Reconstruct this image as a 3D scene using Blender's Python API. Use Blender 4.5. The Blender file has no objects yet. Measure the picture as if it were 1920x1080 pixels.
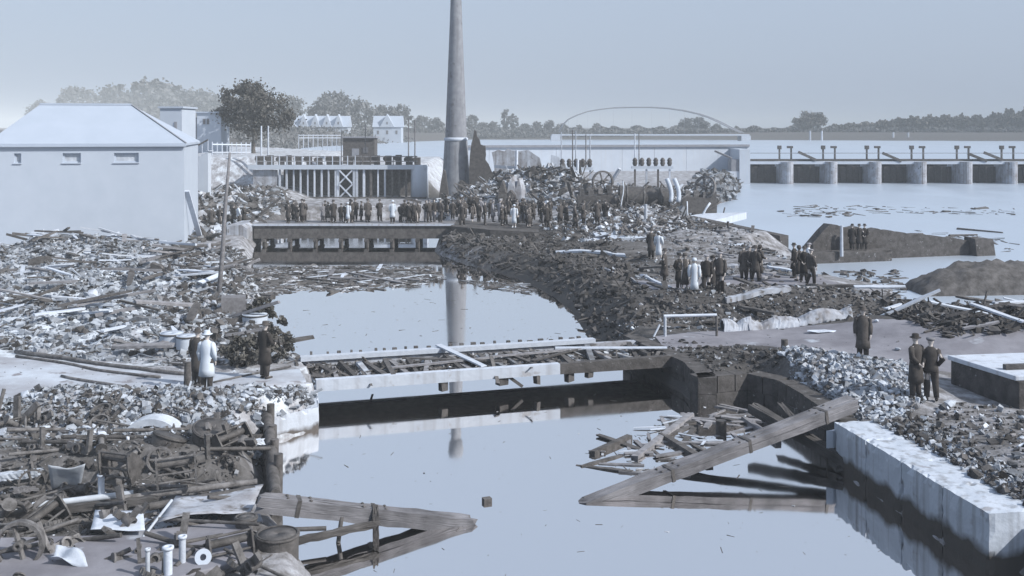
import bpy, bmesh, math, random
import numpy as np
from mathutils import Vector, Matrix, noise
R = math.radians
random.seed(7); NR = np.random.RandomState(11)
SC = bpy.context.scene
COL = SC.collection

# ---------------------------------------------------------------- camera, sky, sun, exposure
F, HZ, CAMZ = 1994.0, 240.0, 8.0            # focal length in photo pixels, horizon row, eye height
cam_d = bpy.data.cameras.new('camera'); cam = bpy.data.objects.new('camera', cam_d); COL.objects.link(cam)
cam.location = (0, 0, CAMZ); cam.rotation_euler = (R(90), 0, 0)
cam_d.sensor_width = 36; cam_d.lens = 36 * F / 1920; cam_d.shift_y = -(540 - HZ) / 1920
cam_d.clip_start = 0.1; cam_d.clip_end = 6000
SC.camera = cam
SUN_AZ, SUN_EL = R(116), R(36)              # azimuth from +Y towards +X
to_sun = Vector((math.sin(SUN_AZ) * math.cos(SUN_EL), math.cos(SUN_AZ) * math.cos(SUN_EL), math.sin(SUN_EL)))
W = bpy.data.worlds.new('World'); SC.world = W; W.use_nodes = True
nt = W.node_tree; nt.nodes.clear()
sky = nt.nodes.new('ShaderNodeTexSky'); sky.sky_type = 'NISHITA'; sky.sun_disc = False
sky.sun_elevation = SUN_EL; sky.sun_rotation = SUN_AZ
sky.air_density = 1.0; sky.dust_density = 4.0; sky.ozone_density = 1.5; sky.altitude = 50
hs = nt.nodes.new('ShaderNodeHueSaturation'); hs.inputs['Saturation'].default_value = 0.75
bg = nt.nodes.new('ShaderNodeBackground'); bg.inputs['Strength'].default_value = 0.15
wo = nt.nodes.new('ShaderNodeOutputWorld')
veil = nt.nodes.new('ShaderNodeMix'); veil.data_type = 'RGBA'; veil.inputs[0].default_value = 0.74; veil.inputs[7].default_value = (3.3, 3.98, 5.15, 1)   # thin even cloud veil
nt.links.new(sky.outputs[0], hs.inputs['Color']); nt.links.new(hs.outputs[0], veil.inputs[6]); nt.links.new(veil.outputs[2], bg.inputs['Color']); nt.links.new(bg.outputs[0], wo.inputs['Surface'])
sl = bpy.data.lights.new('sun', 'SUN'); sl.energy = 5.0; sl.angle = R(0.6); sl.color = (1.0, 0.97, 0.93)
so = bpy.data.objects.new('sun', sl); COL.objects.link(so); so.rotation_euler = to_sun.to_track_quat('Z', 'Y').to_euler()
so.location = (40, -20, 60)
vs = SC.view_settings; vs.view_transform = 'Standard'; vs.look = 'None'; vs.exposure = 0.0; vs.gamma = 1.0; vs.use_curve_mapping = False
try:
    SC.cycles.use_denoising = True
    SC.cycles.volume_bounces = 0; SC.cycles.max_bounces = 8; SC.cycles.transparent_max_bounces = 8
    SC.cycles.caustics_reflective = False
except Exception: pass

# ---------------------------------------------------------------- helpers
WZ = -0.95                                   # canal and lower river level
PZ = 2.5                                     # level of the pool above the dam
def G(px, py, z=0.0):                        # photo pixel -> point on the horizontal plane z
    d = (CAMZ - z) * F / (py - HZ); return Vector(((px - 960) * d / F, d, z))
def P(px, py, d):                            # photo pixel -> point at distance d
    return Vector(((px - 960) * d / F, d, CAMZ - (py - HZ) * d / F))

def tag(o, label=None, cat=None, group=None, kind=None):
    if label: o['label'] = label
    if cat: o['category'] = cat
    if group: o['group'] = group
    if kind: o['kind'] = kind
    return o
def empty(name, loc=(0, 0, 0), rz=0):
    o = bpy.data.objects.new(name, None); COL.objects.link(o); o.location = loc; o.rotation_euler = (0, 0, rz)
    o.empty_display_size = 0.2; return o
def link(name, me, parent=None):
    o = bpy.data.objects.new(name, me); COL.objects.link(o); o.parent = parent; return o
def copy_tree(o, parent=None):
    c = o.copy(); COL.objects.link(c); c.parent = parent
    for ch in list(o.children): copy_tree(ch, c)
    return c

class MB:
    def __init__(s): s.v = []; s.f = []; s.m = []; s.sm = []
    def add(s, vs, fs, mi=0, smooth=False):
        b = len(s.v); s.v += [tuple(v) for v in vs]
        for f in fs: s.f.append([i + b for i in f]); s.m.append(mi); s.sm.append(smooth)
        return s
    def box(s, c, sz, rz=0, rot=None, mi=0, jit=0):
        m = rot if rot is not None else Matrix.Rotation(rz, 3, 'Z')
        vs = []
        for x in (-.5, .5):
            for y in (-.5, .5):
                for z in (-.5, .5):
                    p = Vector((x * sz[0], y * sz[1], z * sz[2]))
                    if jit: p += Vector([random.uniform(-jit, jit) for _ in range(3)])
                    vs.append(Vector(c) + m @ p)
        return s.add(vs, [(0, 1, 3, 2), (4, 6, 7, 5), (0, 4, 5, 1), (2, 3, 7, 6), (0, 2, 6, 4), (1, 5, 7, 3)], mi)
    def bar(s, a, b, w, h=None, mi=0, roll=0, jit=0):
        a, b = Vector(a), Vector(b); h = h or w; d = b - a
        q = d.to_track_quat('X', 'Z').to_matrix() @ Matrix.Rotation(roll, 3, 'X')
        return s.box((a + b) / 2, (d.length, w, h), rot=q, mi=mi, jit=jit)
    def tube(s, a, b, r0, r1=None, n=12, mi=0, cap=True, hollow=0):
        a, b = Vector(a), Vector(b); r1 = r0 if r1 is None else r1
        q = (b - a).to_track_quat('Z', 'X').to_matrix(); vs = []
        for p, r in ((a, r0), (b, r1)):
            for i in range(n):
                t = 2 * math.pi * i / n; vs.append(p + q @ Vector((r * math.cos(t), r * math.sin(t), 0)))
        fs = [(i, (i + 1) % n, n + (i + 1) % n, n + i) for i in range(n)]
        s.add(vs, fs, mi, True)
        if hollow:
            vi = []
            for p, r in ((a, r0 - hollow), (b, r1 - hollow)):
                for i in range(n):
                    t = 2 * math.pi * i / n; vi.append(p + q @ Vector((r * math.cos(t), r * math.sin(t), 0)))
            s.add(vi, [tuple(reversed(f)) for f in fs], mi, True)
            al = vs + vi
            s.add(al, [(i, 2 * n + i, 2 * n + (i + 1) % n, (i + 1) % n) for i in range(n)] + [(n + i, n + (i + 1) % n, 3 * n + (i + 1) % n, 3 * n + i) for i in range(n)], mi)
        elif cap: s.add(vs, [tuple(reversed(range(n))), tuple(range(n, 2 * n))], mi)
        return s
    def lathe(s, c, prof, n=20, mi=0, axis=None, smooth=True, closed=False):
        c = Vector(c); q = Matrix.Identity(3) if axis is None else Vector(axis).to_track_quat('Z', 'X').to_matrix()
        vs = [c + q @ Vector((r * math.cos(2 * math.pi * i / n), r * math.sin(2 * math.pi * i / n), z)) for r, z in prof for i in range(n)]
        k = len(prof); fs = []
        for j in range(k if closed else k - 1):
            for i in range(n):
                j2 = (j + 1) % k; fs.append((j * n + i, j * n + (i + 1) % n, j2 * n + (i + 1) % n, j2 * n + i))
        if not closed: fs += [tuple(reversed(range(n))), tuple(range((k - 1) * n, k * n))]
        return s.add(vs, fs, mi, smooth)
    def prism(s, poly, off, mi=0):            # polygon of 3-D points extruded by the vector off
        n = len(poly); p0 = [Vector(p) for p in poly]; p1 = [p + Vector(off) for p in p0]
        fs = [tuple(range(n)), tuple(reversed(range(n, 2 * n)))] + [(i, i + n, (i + 1) % n + n, (i + 1) % n) for i in range(n)]
        return s.add(p0 + p1, fs, mi)
    def curve(s, pts, r, n=8, mi=0, flat=None):   # swept tube along points
        pts = [Vector(p) for p in pts]; vs = []
        for k, p in enumerate(pts):
            d = (pts[min(k + 1, len(pts) - 1)] - pts[max(k - 1, 0)]).normalized(); q = d.to_track_quat('Z', 'X').to_matrix()
            rr = r[k] if isinstance(r, (list, tuple)) else r
            for i in range(n):
                t = 2 * math.pi * i / n; vs.append(p + q @ Vector((rr * math.cos(t), rr * math.sin(t) * (flat or 1), 0)))
        fs = [(k * n + i, k * n + (i + 1) % n, (k + 1) * n + (i + 1) % n, (k + 1) * n + i) for k in range(len(pts) - 1) for i in range(n)]
        fs += [tuple(reversed(range(n))), tuple(range((len(pts) - 1) * n, len(pts) * n))]
        return s.add(vs, fs, mi, True)
    def mesh(s, name, mats):
        me = bpy.data.meshes.new(name); me.from_pydata(s.v, [], s.f)
        for m in (mats if isinstance(mats, (list, tuple)) else [mats]): me.materials.append(m)
        me.polygons.foreach_set('material_index', s.m); me.polygons.foreach_set('use_smooth', s.sm)
        bm = bmesh.new(); bm.from_mesh(me); bmesh.ops.recalc_face_normals(bm, faces=bm.faces); bm.to_mesh(me); bm.free()
        me.update(); return me
    def build(s, name, mats, parent=None, bevel=0):
        o = link(name, s.mesh(name, mats), parent)
        if bevel:
            b = o.modifiers.new('bevel', 'BEVEL'); b.width = bevel; b.segments = 2; b.limit_method = 'ANGLE'
        return o

# ---------------------------------------------------------------- materials
MATS = {}
def mat(name, c1, c2=None, scale=3.0, rough=0.9, bump=0.2, island=0.0, objrand=0.0, spots=None, streak=None, detail=6, metallic=0.0, c3=None):
    m = bpy.data.materials.new(name); m.use_nodes = True; n = m.node_tree.nodes; L = m.node_tree.links
    bs = n['Principled BSDF']; bs.inputs['Roughness'].default_value = rough; bs.inputs['Metallic'].default_value = metallic
    bs.inputs['Specular IOR Level'].default_value = 0.25
    tc = n.new('ShaderNodeTexCoord'); ge = n.new('ShaderNodeNewGeometry')
    src = ge.outputs['Position']
    nz = n.new('ShaderNodeTexNoise'); nz.inputs['Scale'].default_value = scale; nz.inputs['Detail'].default_value = detail; nz.inputs['Roughness'].default_value = 0.65
    L.new(src, nz.inputs['Vector'])
    rp = n.new('ShaderNodeValToRGB'); rp.color_ramp.elements[0].position = 0.36; rp.color_ramp.elements[1].position = 0.64
    rp.color_ramp.elements[0].color = (*c1, 1); rp.color_ramp.elements[1].color = (*(c2 or c1), 1)
    if c3 is not None:
        e = rp.color_ramp.elements.new(0.5); e.color = (*c3, 1)
    L.new(nz.outputs['Fac'], rp.inputs['Fac']); col = rp.outputs['Color']
    def mul(colr, val):
        mx = n.new('ShaderNodeMix'); mx.data_type = 'RGBA'; mx.blend_type = 'MULTIPLY'; mx.inputs[0].default_value = 1.0
        L.new(colr, mx.inputs[6]); L.new(val, mx.inputs[7]); return mx.outputs[2]
    def rng(sock, lo, hi):
        mr = n.new('ShaderNodeMapRange'); mr.inputs['To Min'].default_value = lo; mr.inputs['To Max'].default_value = hi; L.new(sock, mr.inputs['Value']); return mr.outputs[0]
    if island: col = mul(col, rng(ge.outputs['Random Per Island'], 1 - island, 1 + island * 0.5))
    if objrand:
        oi = n.new('ShaderNodeObjectInfo'); col = mul(col, rng(oi.outputs['Random'], 1 - objrand, 1 + objrand * 0.4))
    if spots:                                  # (scale, threshold, colour): blotches of another colour
        n2 = n.new('ShaderNodeTexNoise'); n2.inputs['Scale'].default_value = spots[0]; n2.inputs['Detail'].default_value = 8; L.new(src, n2.inputs['Vector'])
        r2 = n.new('ShaderNodeValToRGB'); r2.color_ramp.elements[0].position = spots[1]; r2.color_ramp.elements[1].position = spots[1] + 0.08
        L.new(n2.outputs['Fac'], r2.inputs['Fac'])
        mx = n.new('ShaderNodeMix'); mx.data_type = 'RGBA'; L.new(r2.outputs['Color'], mx.inputs[0]); L.new(col, mx.inputs[6]); mx.inputs[7].default_value = (*spots[2], 1); col = mx.outputs[2]
    if streak:                                 # (colour, amount): run-off streaks down a face
        mp = n.new('ShaderNodeMapping'); mp.inputs['Scale'].default_value = (2.2, 2.2, 0.12); L.new(src, mp.inputs['Vector'])
        n3 = n.new('ShaderNodeTexNoise'); n3.inputs['Scale'].default_value = 1.6; n3.inputs['Detail'].default_value = 7; L.new(mp.outputs[0], n3.inputs['Vector'])
        r3 = n.new('ShaderNodeValToRGB'); r3.color_ramp.elements[0].position = 0.5; r3.color_ramp.elements[1].position = 0.72
        r3.color_ramp.elements[1].color = (streak[1],) * 3 + (1,); L.new(n3.outputs['Fac'], r3.inputs['Fac'])
        mx = n.new('ShaderNodeMix'); mx.data_type = 'RGBA'; L.new(r3.outputs['Color'], mx.inputs[0]); L.new(col, mx.inputs[6]); mx.inputs[7].default_value = (*streak[0], 1); col = mx.outputs[2]
    L.new(col, bs.inputs['Base Color'])
    if bump:
        n4 = n.new('ShaderNodeTexNoise'); n4.inputs['Scale'].default_value = scale * 6; n4.inputs['Detail'].default_value = 6; L.new(src, n4.inputs['Vector'])
        bp = n.new('ShaderNodeBump'); bp.inputs['Strength'].default_value = bump; bp.inputs['Distance'].default_value = 0.05
        L.new(n4.outputs['Fac'], bp.inputs['Height']); L.new(bp.outputs[0], bs.inputs['Normal'])
    MATS[name] = m; return m
REFLC = mat('reflection_band_concrete', (.42, .47, .54), (.50, .55, .63), 1.0, .9, .35, spots=(2.0, .60, (.30, .31, .34)), streak=((.13, .125, .125), .75))
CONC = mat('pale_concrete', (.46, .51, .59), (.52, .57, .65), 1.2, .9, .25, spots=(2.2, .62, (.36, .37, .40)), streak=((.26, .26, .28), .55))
CONCW = mat('white_concrete', (.44, .495, .575), (.48, .535, .615), 0.8, .9, .15, streak=((.45, .47, .5), .35))
def wet_and_reflection_band(m, z0, z1, col):                     # dark foot band: wet line on pale concrete, painted-in dark reflection on quay wall
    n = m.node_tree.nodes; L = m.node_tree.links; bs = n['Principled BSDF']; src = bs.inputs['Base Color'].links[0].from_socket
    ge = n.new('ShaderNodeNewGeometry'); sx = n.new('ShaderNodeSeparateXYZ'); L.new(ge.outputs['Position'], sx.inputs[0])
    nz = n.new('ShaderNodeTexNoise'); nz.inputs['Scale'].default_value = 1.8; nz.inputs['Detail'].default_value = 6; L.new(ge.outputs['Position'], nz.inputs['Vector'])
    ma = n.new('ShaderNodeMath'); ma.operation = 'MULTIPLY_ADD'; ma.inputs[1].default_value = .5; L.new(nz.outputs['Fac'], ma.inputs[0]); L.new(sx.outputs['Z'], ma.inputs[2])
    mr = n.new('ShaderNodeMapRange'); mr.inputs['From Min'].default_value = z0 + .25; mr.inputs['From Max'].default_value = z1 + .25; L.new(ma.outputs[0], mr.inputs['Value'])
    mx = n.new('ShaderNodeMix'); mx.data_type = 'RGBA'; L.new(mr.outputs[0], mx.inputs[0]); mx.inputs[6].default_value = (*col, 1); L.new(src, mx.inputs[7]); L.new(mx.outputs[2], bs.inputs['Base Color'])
wet_and_reflection_band(REFLC, -.62, -.42, (.085, .078, .072)); wet_and_reflection_band(CONC, -.85, -.72, (.11, .10, .095))  # quay wall: dark band put in for its dark reflection; pale concrete: wet line
STAINC = mat('stained_concrete', (.42, .46, .53), (.24, .24, .26), 0.9, .95, .3, spots=(3.0, .60, (.14, .13, .125)), streak=((.12, .11, .105), .8))
PLASTER = mat('white_plaster', (.40, .455, .535), (.43, .485, .565), 0.6, .9, .05, spots=(.9, .72, (.42, .47, .55)))
ROOFW = mat('pale_roofing', (.355, .41, .49), (.38, .435, .52), 0.5, .8, .05)
CHAR = mat('charred_wood', (.065, .061, .060), (.135, .129, .128), 4, .9, .4, objrand=.3)
DARK = mat('dark_iron', (.058, .055, .054), (.118, .112, .111), 5, .6, .3, island=.3, objrand=.2)
RUST = mat('rusty_iron', (.078, .074, .073), (.20, .195, .198), 5, .7, .3, island=.5, objrand=.4)
STEEL = mat('bare_steel', (.42, .46, .52), (.58, .63, .70), 3, .45, .1, objrand=.3, island=.2)
TIMB = mat('weathered_timber', (.17, .168, .178), (.28, .28, .30), 5, .9, .12, objrand=.35, streak=None)
PTIMB = mat('pale_timber', (.44, .49, .57), (.54, .59, .67), 4, .9, .2, objrand=.25)
BRICKD = mat('burnt_brick', (.054, .051, .050), (.105, .10, .10), 3, .95, .5, spots=(5, .66, (.30, .31, .33)))
STACK = mat('chimney_brick', (.19, .20, .225), (.25, .265, .295), 1.5, .9, .25, spots=(1.3, .62, (.15, .15, .165)), streak=((.12, .118, .125), .6))
RUBP = mat('pale_rubble', (.33, .36, .41), (.47, .52, .59), 2.5, .95, .3, island=.5, objrand=.4)
RUBM = mat('mixed_rubble', (.17, .16, .16), (.50, .55, .62), 1.6, .95, .3, island=.75, objrand=.5, spots=(4, .62, (.10, .09, .085)))
RUBD = mat('sooty_rubble', (.058, .055, .054), (.135, .13, .13), 2.5, .95, .3, island=.6, objrand=.4)
ROAD = mat('dirt_road', (.46, .51, .58), (.30, .31, .345), 0.45, .95, .5, spots=(1.6, .60, (.22, .215, .235)))
ROADG = mat('grey_road', (.16, .158, .18), (.25, .25, .28), 0.5, .95, .4, spots=(.7, .64, (.40, .44, .50)))
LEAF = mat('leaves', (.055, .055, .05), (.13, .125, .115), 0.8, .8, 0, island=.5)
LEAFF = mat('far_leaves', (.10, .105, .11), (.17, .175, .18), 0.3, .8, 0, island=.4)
BARK = mat('bark', (.10, .09, .082), (.16, .145, .135), 6, .95, .4)
SKIN = mat('skin', (.50, .46, .44), None, 5, .6, 0)
CLD = mat('dark_cloth', (.055, .05, .048), (.085, .078, .075), 8, .95, .1, objrand=.5)
CLW = mat('white_cloth', (.52, .58, .66), (.56, .62, .70), 6, .95, .1)
CLG = mat('grey_cloth', (.24, .24, .26), (.30, .30, .33), 6, .95, .1, objrand=.4)
HAIR = mat('hair', (.07, .06, .055), None, 5, .8, 0)
GLASS = mat('window_glass', (.10, .10, .11), (.14, .14, .15), 2, .15, 0)
GREYW = mat('grey_boards', (.20, .21, .24), (.25, .26, .29), 2, .9, .2)

def water_mat(name, rough, bump_s, bump_d, metal=1.0, base=(.99, .965, .95)):
    m = bpy.data.materials.new(name); m.use_nodes = True; n = m.node_tree.nodes; L = m.node_tree.links
    bs = n['Principled BSDF']; bs.inputs['Base Color'].default_value = (*base, 1); bs.inputs['Metallic'].default_value = metal
    bs.inputs['Roughness'].default_value = rough
    ge = n.new('ShaderNodeNewGeometry'); mp = n.new('ShaderNodeMapping'); mp.inputs['Scale'].default_value = (1, .5, 1); L.new(ge.outputs['Position'], mp.inputs['Vector'])
    nz = n.new('ShaderNodeTexNoise'); nz.inputs['Scale'].default_value = bump_s; nz.inputs['Detail'].default_value = 3; L.new(mp.outputs[0], nz.inputs['Vector'])
    nr = n.new('ShaderNodeTexNoise'); nr.inputs['Scale'].default_value = .16; nr.inputs['Detail'].default_value = 5; L.new(mp.outputs[0], nr.inputs['Vector'])
    mr = n.new('ShaderNodeMapRange'); mr.inputs['From Min'].default_value = .42; mr.inputs['From Max'].default_value = .7; mr.inputs['To Min'].default_value = rough; mr.inputs['To Max'].default_value = rough + .10; L.new(nr.outputs['Fac'], mr.inputs['Value']); L.new(mr.outputs[0], bs.inputs['Roughness'])
    bp = n.new('ShaderNodeBump'); bp.inputs['Strength'].default_value = bump_d; bp.inputs['Distance'].default_value = 0.02; L.new(nz.outputs['Fac'], bp.inputs['Height']); L.new(bp.outputs[0], bs.inputs['Normal'])
    return m
WATER = water_mat('still_water', 0.02, 0.8, 0.06)
def grain_mat(name, c1, c2):
    m = bpy.data.materials.new(name); m.use_nodes = True; n = m.node_tree.nodes; L = m.node_tree.links; bs = n['Principled BSDF']; bs.inputs['Roughness'].default_value = .9; bs.inputs['Specular IOR Level'].default_value = .2
    uv = n.new('ShaderNodeUVMap'); uv.uv_map = 'grain'; mp = n.new('ShaderNodeMapping'); mp.inputs['Scale'].default_value = (.9, 16, 1); L.new(uv.outputs[0], mp.inputs['Vector'])
    nz = n.new('ShaderNodeTexNoise'); nz.inputs['Scale'].default_value = 2.0; nz.inputs['Detail'].default_value = 8; nz.inputs['Roughness'].default_value = .7; L.new(mp.outputs[0], nz.inputs['Vector'])
    rp = n.new('ShaderNodeValToRGB'); e = rp.color_ramp.elements; e[0].position = .33; e[0].color = (*c1, 1); e[1].position = .68; e[1].color = (*c2, 1); L.new(nz.outputs['Fac'], rp.inputs['Fac'])
    n2 = n.new('ShaderNodeTexNoise'); n2.inputs['Scale'].default_value = 1.3; n2.inputs['Detail'].default_value = 6; ge = n.new('ShaderNodeNewGeometry'); L.new(ge.outputs['Position'], n2.inputs['Vector'])
    mr = n.new('ShaderNodeMapRange'); mr.inputs['From Min'].default_value = .35; mr.inputs['From Max'].default_value = .65; mr.inputs['To Min'].default_value = .55; mr.inputs['To Max'].default_value = 1.15; L.new(n2.outputs['Fac'], mr.inputs['Value'])
    mx = n.new('ShaderNodeMix'); mx.data_type = 'RGBA'; mx.blend_type = 'MULTIPLY'; mx.inputs[0].default_value = 1; L.new(rp.outputs['Color'], mx.inputs[6]); L.new(mr.outputs[0], mx.inputs[7]); L.new(mx.outputs[2], bs.inputs['Base Color'])
    bp = n.new('ShaderNodeBump'); bp.inputs['Strength'].default_value = .6; bp.inputs['Distance'].default_value = .03; L.new(nz.outputs['Fac'], bp.inputs['Height']); L.new(bp.outputs[0], bs.inputs['Normal']); return m
TIMBG = grain_mat('grained_timber', (.10, .098, .104), (.30, .30, .325)); CHARG = grain_mat('grained_char', (.05, .047, .046), (.13, .125, .125))
RIVER = water_mat('river_water', 0.3, 0.5, 0.25, .35, (.49, .565, .66))

# ---------------------------------------------------------------- terrain
CANAL = np.array([(-3.2, 8), (-4.0, 21.2), (-5.0, 23.2), (-6.2, 27), (-7.0, 30.2), (-5.9, 31.4), (-6.1, 33.7), (-6.9, 36.8), (-8.0, 40), (-9.6, 44.6), (-12.4, 50),
                  (-13.2, 56), (-15.2, 62), (-17.2, 70), (-19.4, 80), (-20.5, 90), (-21.5, 108), (-7.0, 110), (-6.0, 90), (-5.6, 77), (-3.0, 70), (0.2, 64), (1.9, 58),
                  (2.9, 52), (3.2, 46), (4.6, 40), (5.7, 36.6), (6.0, 34.2), (7.9, 35), (8.4, 34.0), (8.8, 32.0), (8.9, 29.5), (8.48, 28.0), (9.1, 24.14), (9.56, 21.4), (10.6, 21.4), (12, 12), (12.4, 8)])
RIVERP = np.array([(300, 30), (60, 47), (34, 50.5), (25.2, 53.0), (21.6, 53.6), (19.8, 55), (21.5, 60), (18.8, 65.5), (20.3, 70.5), (20.0, 78), (15.6, 90), (16.5, 106), (22, 120), (28, 134), (38, 176), (40, 182), (320, 182)])
POOLP = np.array([(-26, 176), (-60, 230), (-60, 300), (-42, 420), (-20, 505), (60, 500), (130, 480), (240, 430), (420, 300), (420, 175)])
def sdf(poly, x, y):                         # signed distance, positive inside
    x = np.asarray(x, float); y = np.asarray(y, float)
    d = np.full(x.shape, 1e18); ins = np.zeros(x.shape, bool); n = len(poly)
    for i in range(n):
        ax, ay = poly[i]; bx, by = poly[(i + 1) % n]; ex, ey = bx - ax, by - ay
        t = np.clip(((x - ax) * ex + (y - ay) * ey) / (ex * ex + ey * ey), 0, 1)
        d = np.minimum(d, (x - ax - t * ex) ** 2 + (y - ay - t * ey) ** 2)
        c = ((ay > y) != (by > y)) & (x < (bx - ax) * (y - ay) / (by - ay + 1e-12) + ax); ins ^= c
    return np.where(ins, 1, -1) * np.sqrt(d)
def sst(a, b, x): t = np.clip((x - a) / (b - a), 0, 1); return t * t * (3 - 2 * t)
_ph = NR.uniform(0, 6.28, (14, 2)); _an = NR.uniform(0, 6.28, 14)
def wob(x, y, s):                            # cheap smooth noise, about -1..1
    r = 0
    for k in range(7):
        f = s * 1.55 ** k * 0.6; a = _an[k]; u = x * math.cos(a) + y * math.sin(a); v = -x * math.sin(a) + y * math.cos(a)
        r = r + np.sin(u * f + _ph[k, 0]) * np.sin(v * f * 0.8 + _ph[k, 1]) / 1.35 ** k
    return r / 2.2
HEAPS = [  # x, y, rx, ry, height
    (-27, 66, 6, 3.5, 1.1), (-20, 62, 5, 4, .8), (-15.5, 47, 2.6, 3, .35), (-22, 50, 5, 4, .5), (-18, 44, 3.5, 2.5, .5), (-13, 42.0, 2.2, 1.6, .45), (-19, 55, 5, 3, .7), (-14.8, 40.5, 3, 1.3, .35),
    (-9.8, 29.6, 2.2, 1.1, .75), (-7.6, 31.0, 1.2, 1.0, .35), (-13, 30.0, 1.6, .9, .55), (-9.0, 26.5, 2.0, 1.6, .25),
    (9.6, 35.6, 1.6, 2.0, .45), (11.5, 33.6, 1.7, 1.7, .55), (10.8, 31.2, 1.4, 1.4, .30), (13.2, 29.0, 1.5, 1.4, .08), (12.2, 25.5, 1.6, 2.4, .35), (15, 42, 3, 2.0, .5), (18, 39, 4, 2.5, .8),
    (7.5, 47.5, 3, 1.2, .45), (12, 47.0, 4, 1.1, .55), (9, 66, 5, 3, .5), (14, 74, 5, 3, .5), (8, 80, 4, 3, .7), (12, 90, 4, 3, .8), (16, 62, 3, 3, .3),
    (4.6, 107, 4.5, 3.5, 3.0), (-0.5, 110, 4, 3, 2.2), (-4.5, 106, 4, 3, 1.4), (12, 112, 5, 3, .6),
    (-33, 100, 6, 5, .8), (-27, 86, 4, 4, .5)]
def height(x, y):
    x = np.asarray(x, float); y = np.asarray(y, float)
    h = 0.06 * wob(x, y, .9) + 0.10 * wob(x + 30, y, .25) * sst(40, 60, y)
    right = sst(0, 6, x); h = h + 0.45 * right * sst(42, 50, y) * (1 - sst(96, 112, y))
    h = h + 3.4 * sst(123.5, 126.5, y) * (1 - sst(-12, -8, x)) + 0.9 * sst(96, 120, y) * sst(-8, -2, x)
    h = h + 1.1 * sst(80, 118, y) * (1 - sst(-26, -22, x))
    h = h + 2.4 * sst(150, 260, y) * (1 - sst(-70, -25, x))
    # the rubble fields are lumpy
    lump = sst(38.5, 41.5, y) * (1 - sst(66, 74, y)) * (1 - sst(-12, -9, x)) + sst(45.0, 47, y) * (1 - sst(96, 110, y)) * sst(2.5, 6, x) * .55 + sst(19, 22, y) * (1 - sst(29.5, 31, y)) * (1 - sst(-7.5, -6.4, x)) * .8 + sst(96, 104, y) * (1 - sst(118, 121, y)) * sst(-8, -4, x)
    h = h + lump * 0.22 * wob(x * 1.0, y, 1.6)
    for hx, hy, rx, ry, hh in HEAPS:
        h = h + hh * np.exp(-((x - hx) / rx) ** 2 - ((y - hy) / ry) ** 2)
    # the far banks
    far = sst(420, 520, y) * 3.0 + sst(600, 1400, y) * 2.2
    h = np.where(y > 186, np.maximum(h, 3.0 + far + 0.3 * wob(x, y, .02)), h)
    # near lower ledge at the bottom left
    h = h - 0.45 * (1 - sst(25.0, 25.6, y)) * (1 - sst(-9.4, -8.6, x) * 0)* (x < 0)
    # water bodies
    sc = -sdf(CANAL, x, y); slope = 1.3 - 0.65 * sst(-6, -2, x) * sst(40, 46, y) + 4 * (x > 7.5) * (y < 29) + 3 * (x < 0) * (y < 37) * (y > 29)
    bank = WZ + sc * np.where(sc > 0, slope, np.where((x > 7.5) & (y < 29.5) | (x < 0) & (y < 37) & (y > 29), 6.0, 1.0)); h = np.minimum(h, np.maximum(bank, -2.4))
    sr = -sdf(RIVERP, x, y); bank = WZ + sr * np.where(sr > 0, 0.8 - .66 * sst(13, 17, x) * (1 - sst(70, 76, y)), 0.4); h = np.minimum(h, np.maximum(bank, -2.4))
    sp = -sdf(POOLP, x, y); bank = PZ + sp * np.where(sp > 0, 0.25, 0.4); h = np.where(sp < 30, np.minimum(h, np.maximum(bank, .2)), h)
    return h
def hz(x, y): return float(height(np.array([x]), np.array([y]))[0])

def grid_obj(name, xs, ys, fn, m):
    X, Y = np.meshgrid(xs, ys); Z = fn(X, Y); v = np.stack([X, Y, Z], -1).reshape(-1, 3); nx, ny = len(xs), len(ys)
    i = np.arange(nx * ny).reshape(ny, nx); f = np.stack([i[:-1, :-1], i[:-1, 1:], i[1:, 1:], i[1:, :-1]], -1).reshape(-1, 4)
    me = bpy.data.meshes.new(name); me.from_pydata(v.tolist(), [], f.tolist()); me.materials.append(m)
    me.polygons.foreach_set('use_smooth', [True] * len(me.polygons)); me.update(); return link(name, me)
def steps(*seg):
    r = []
    for a, b, s in seg: r += list(np.arange(a, b, s))
    r.append(seg[-1][1]); return np.array(r)
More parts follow.
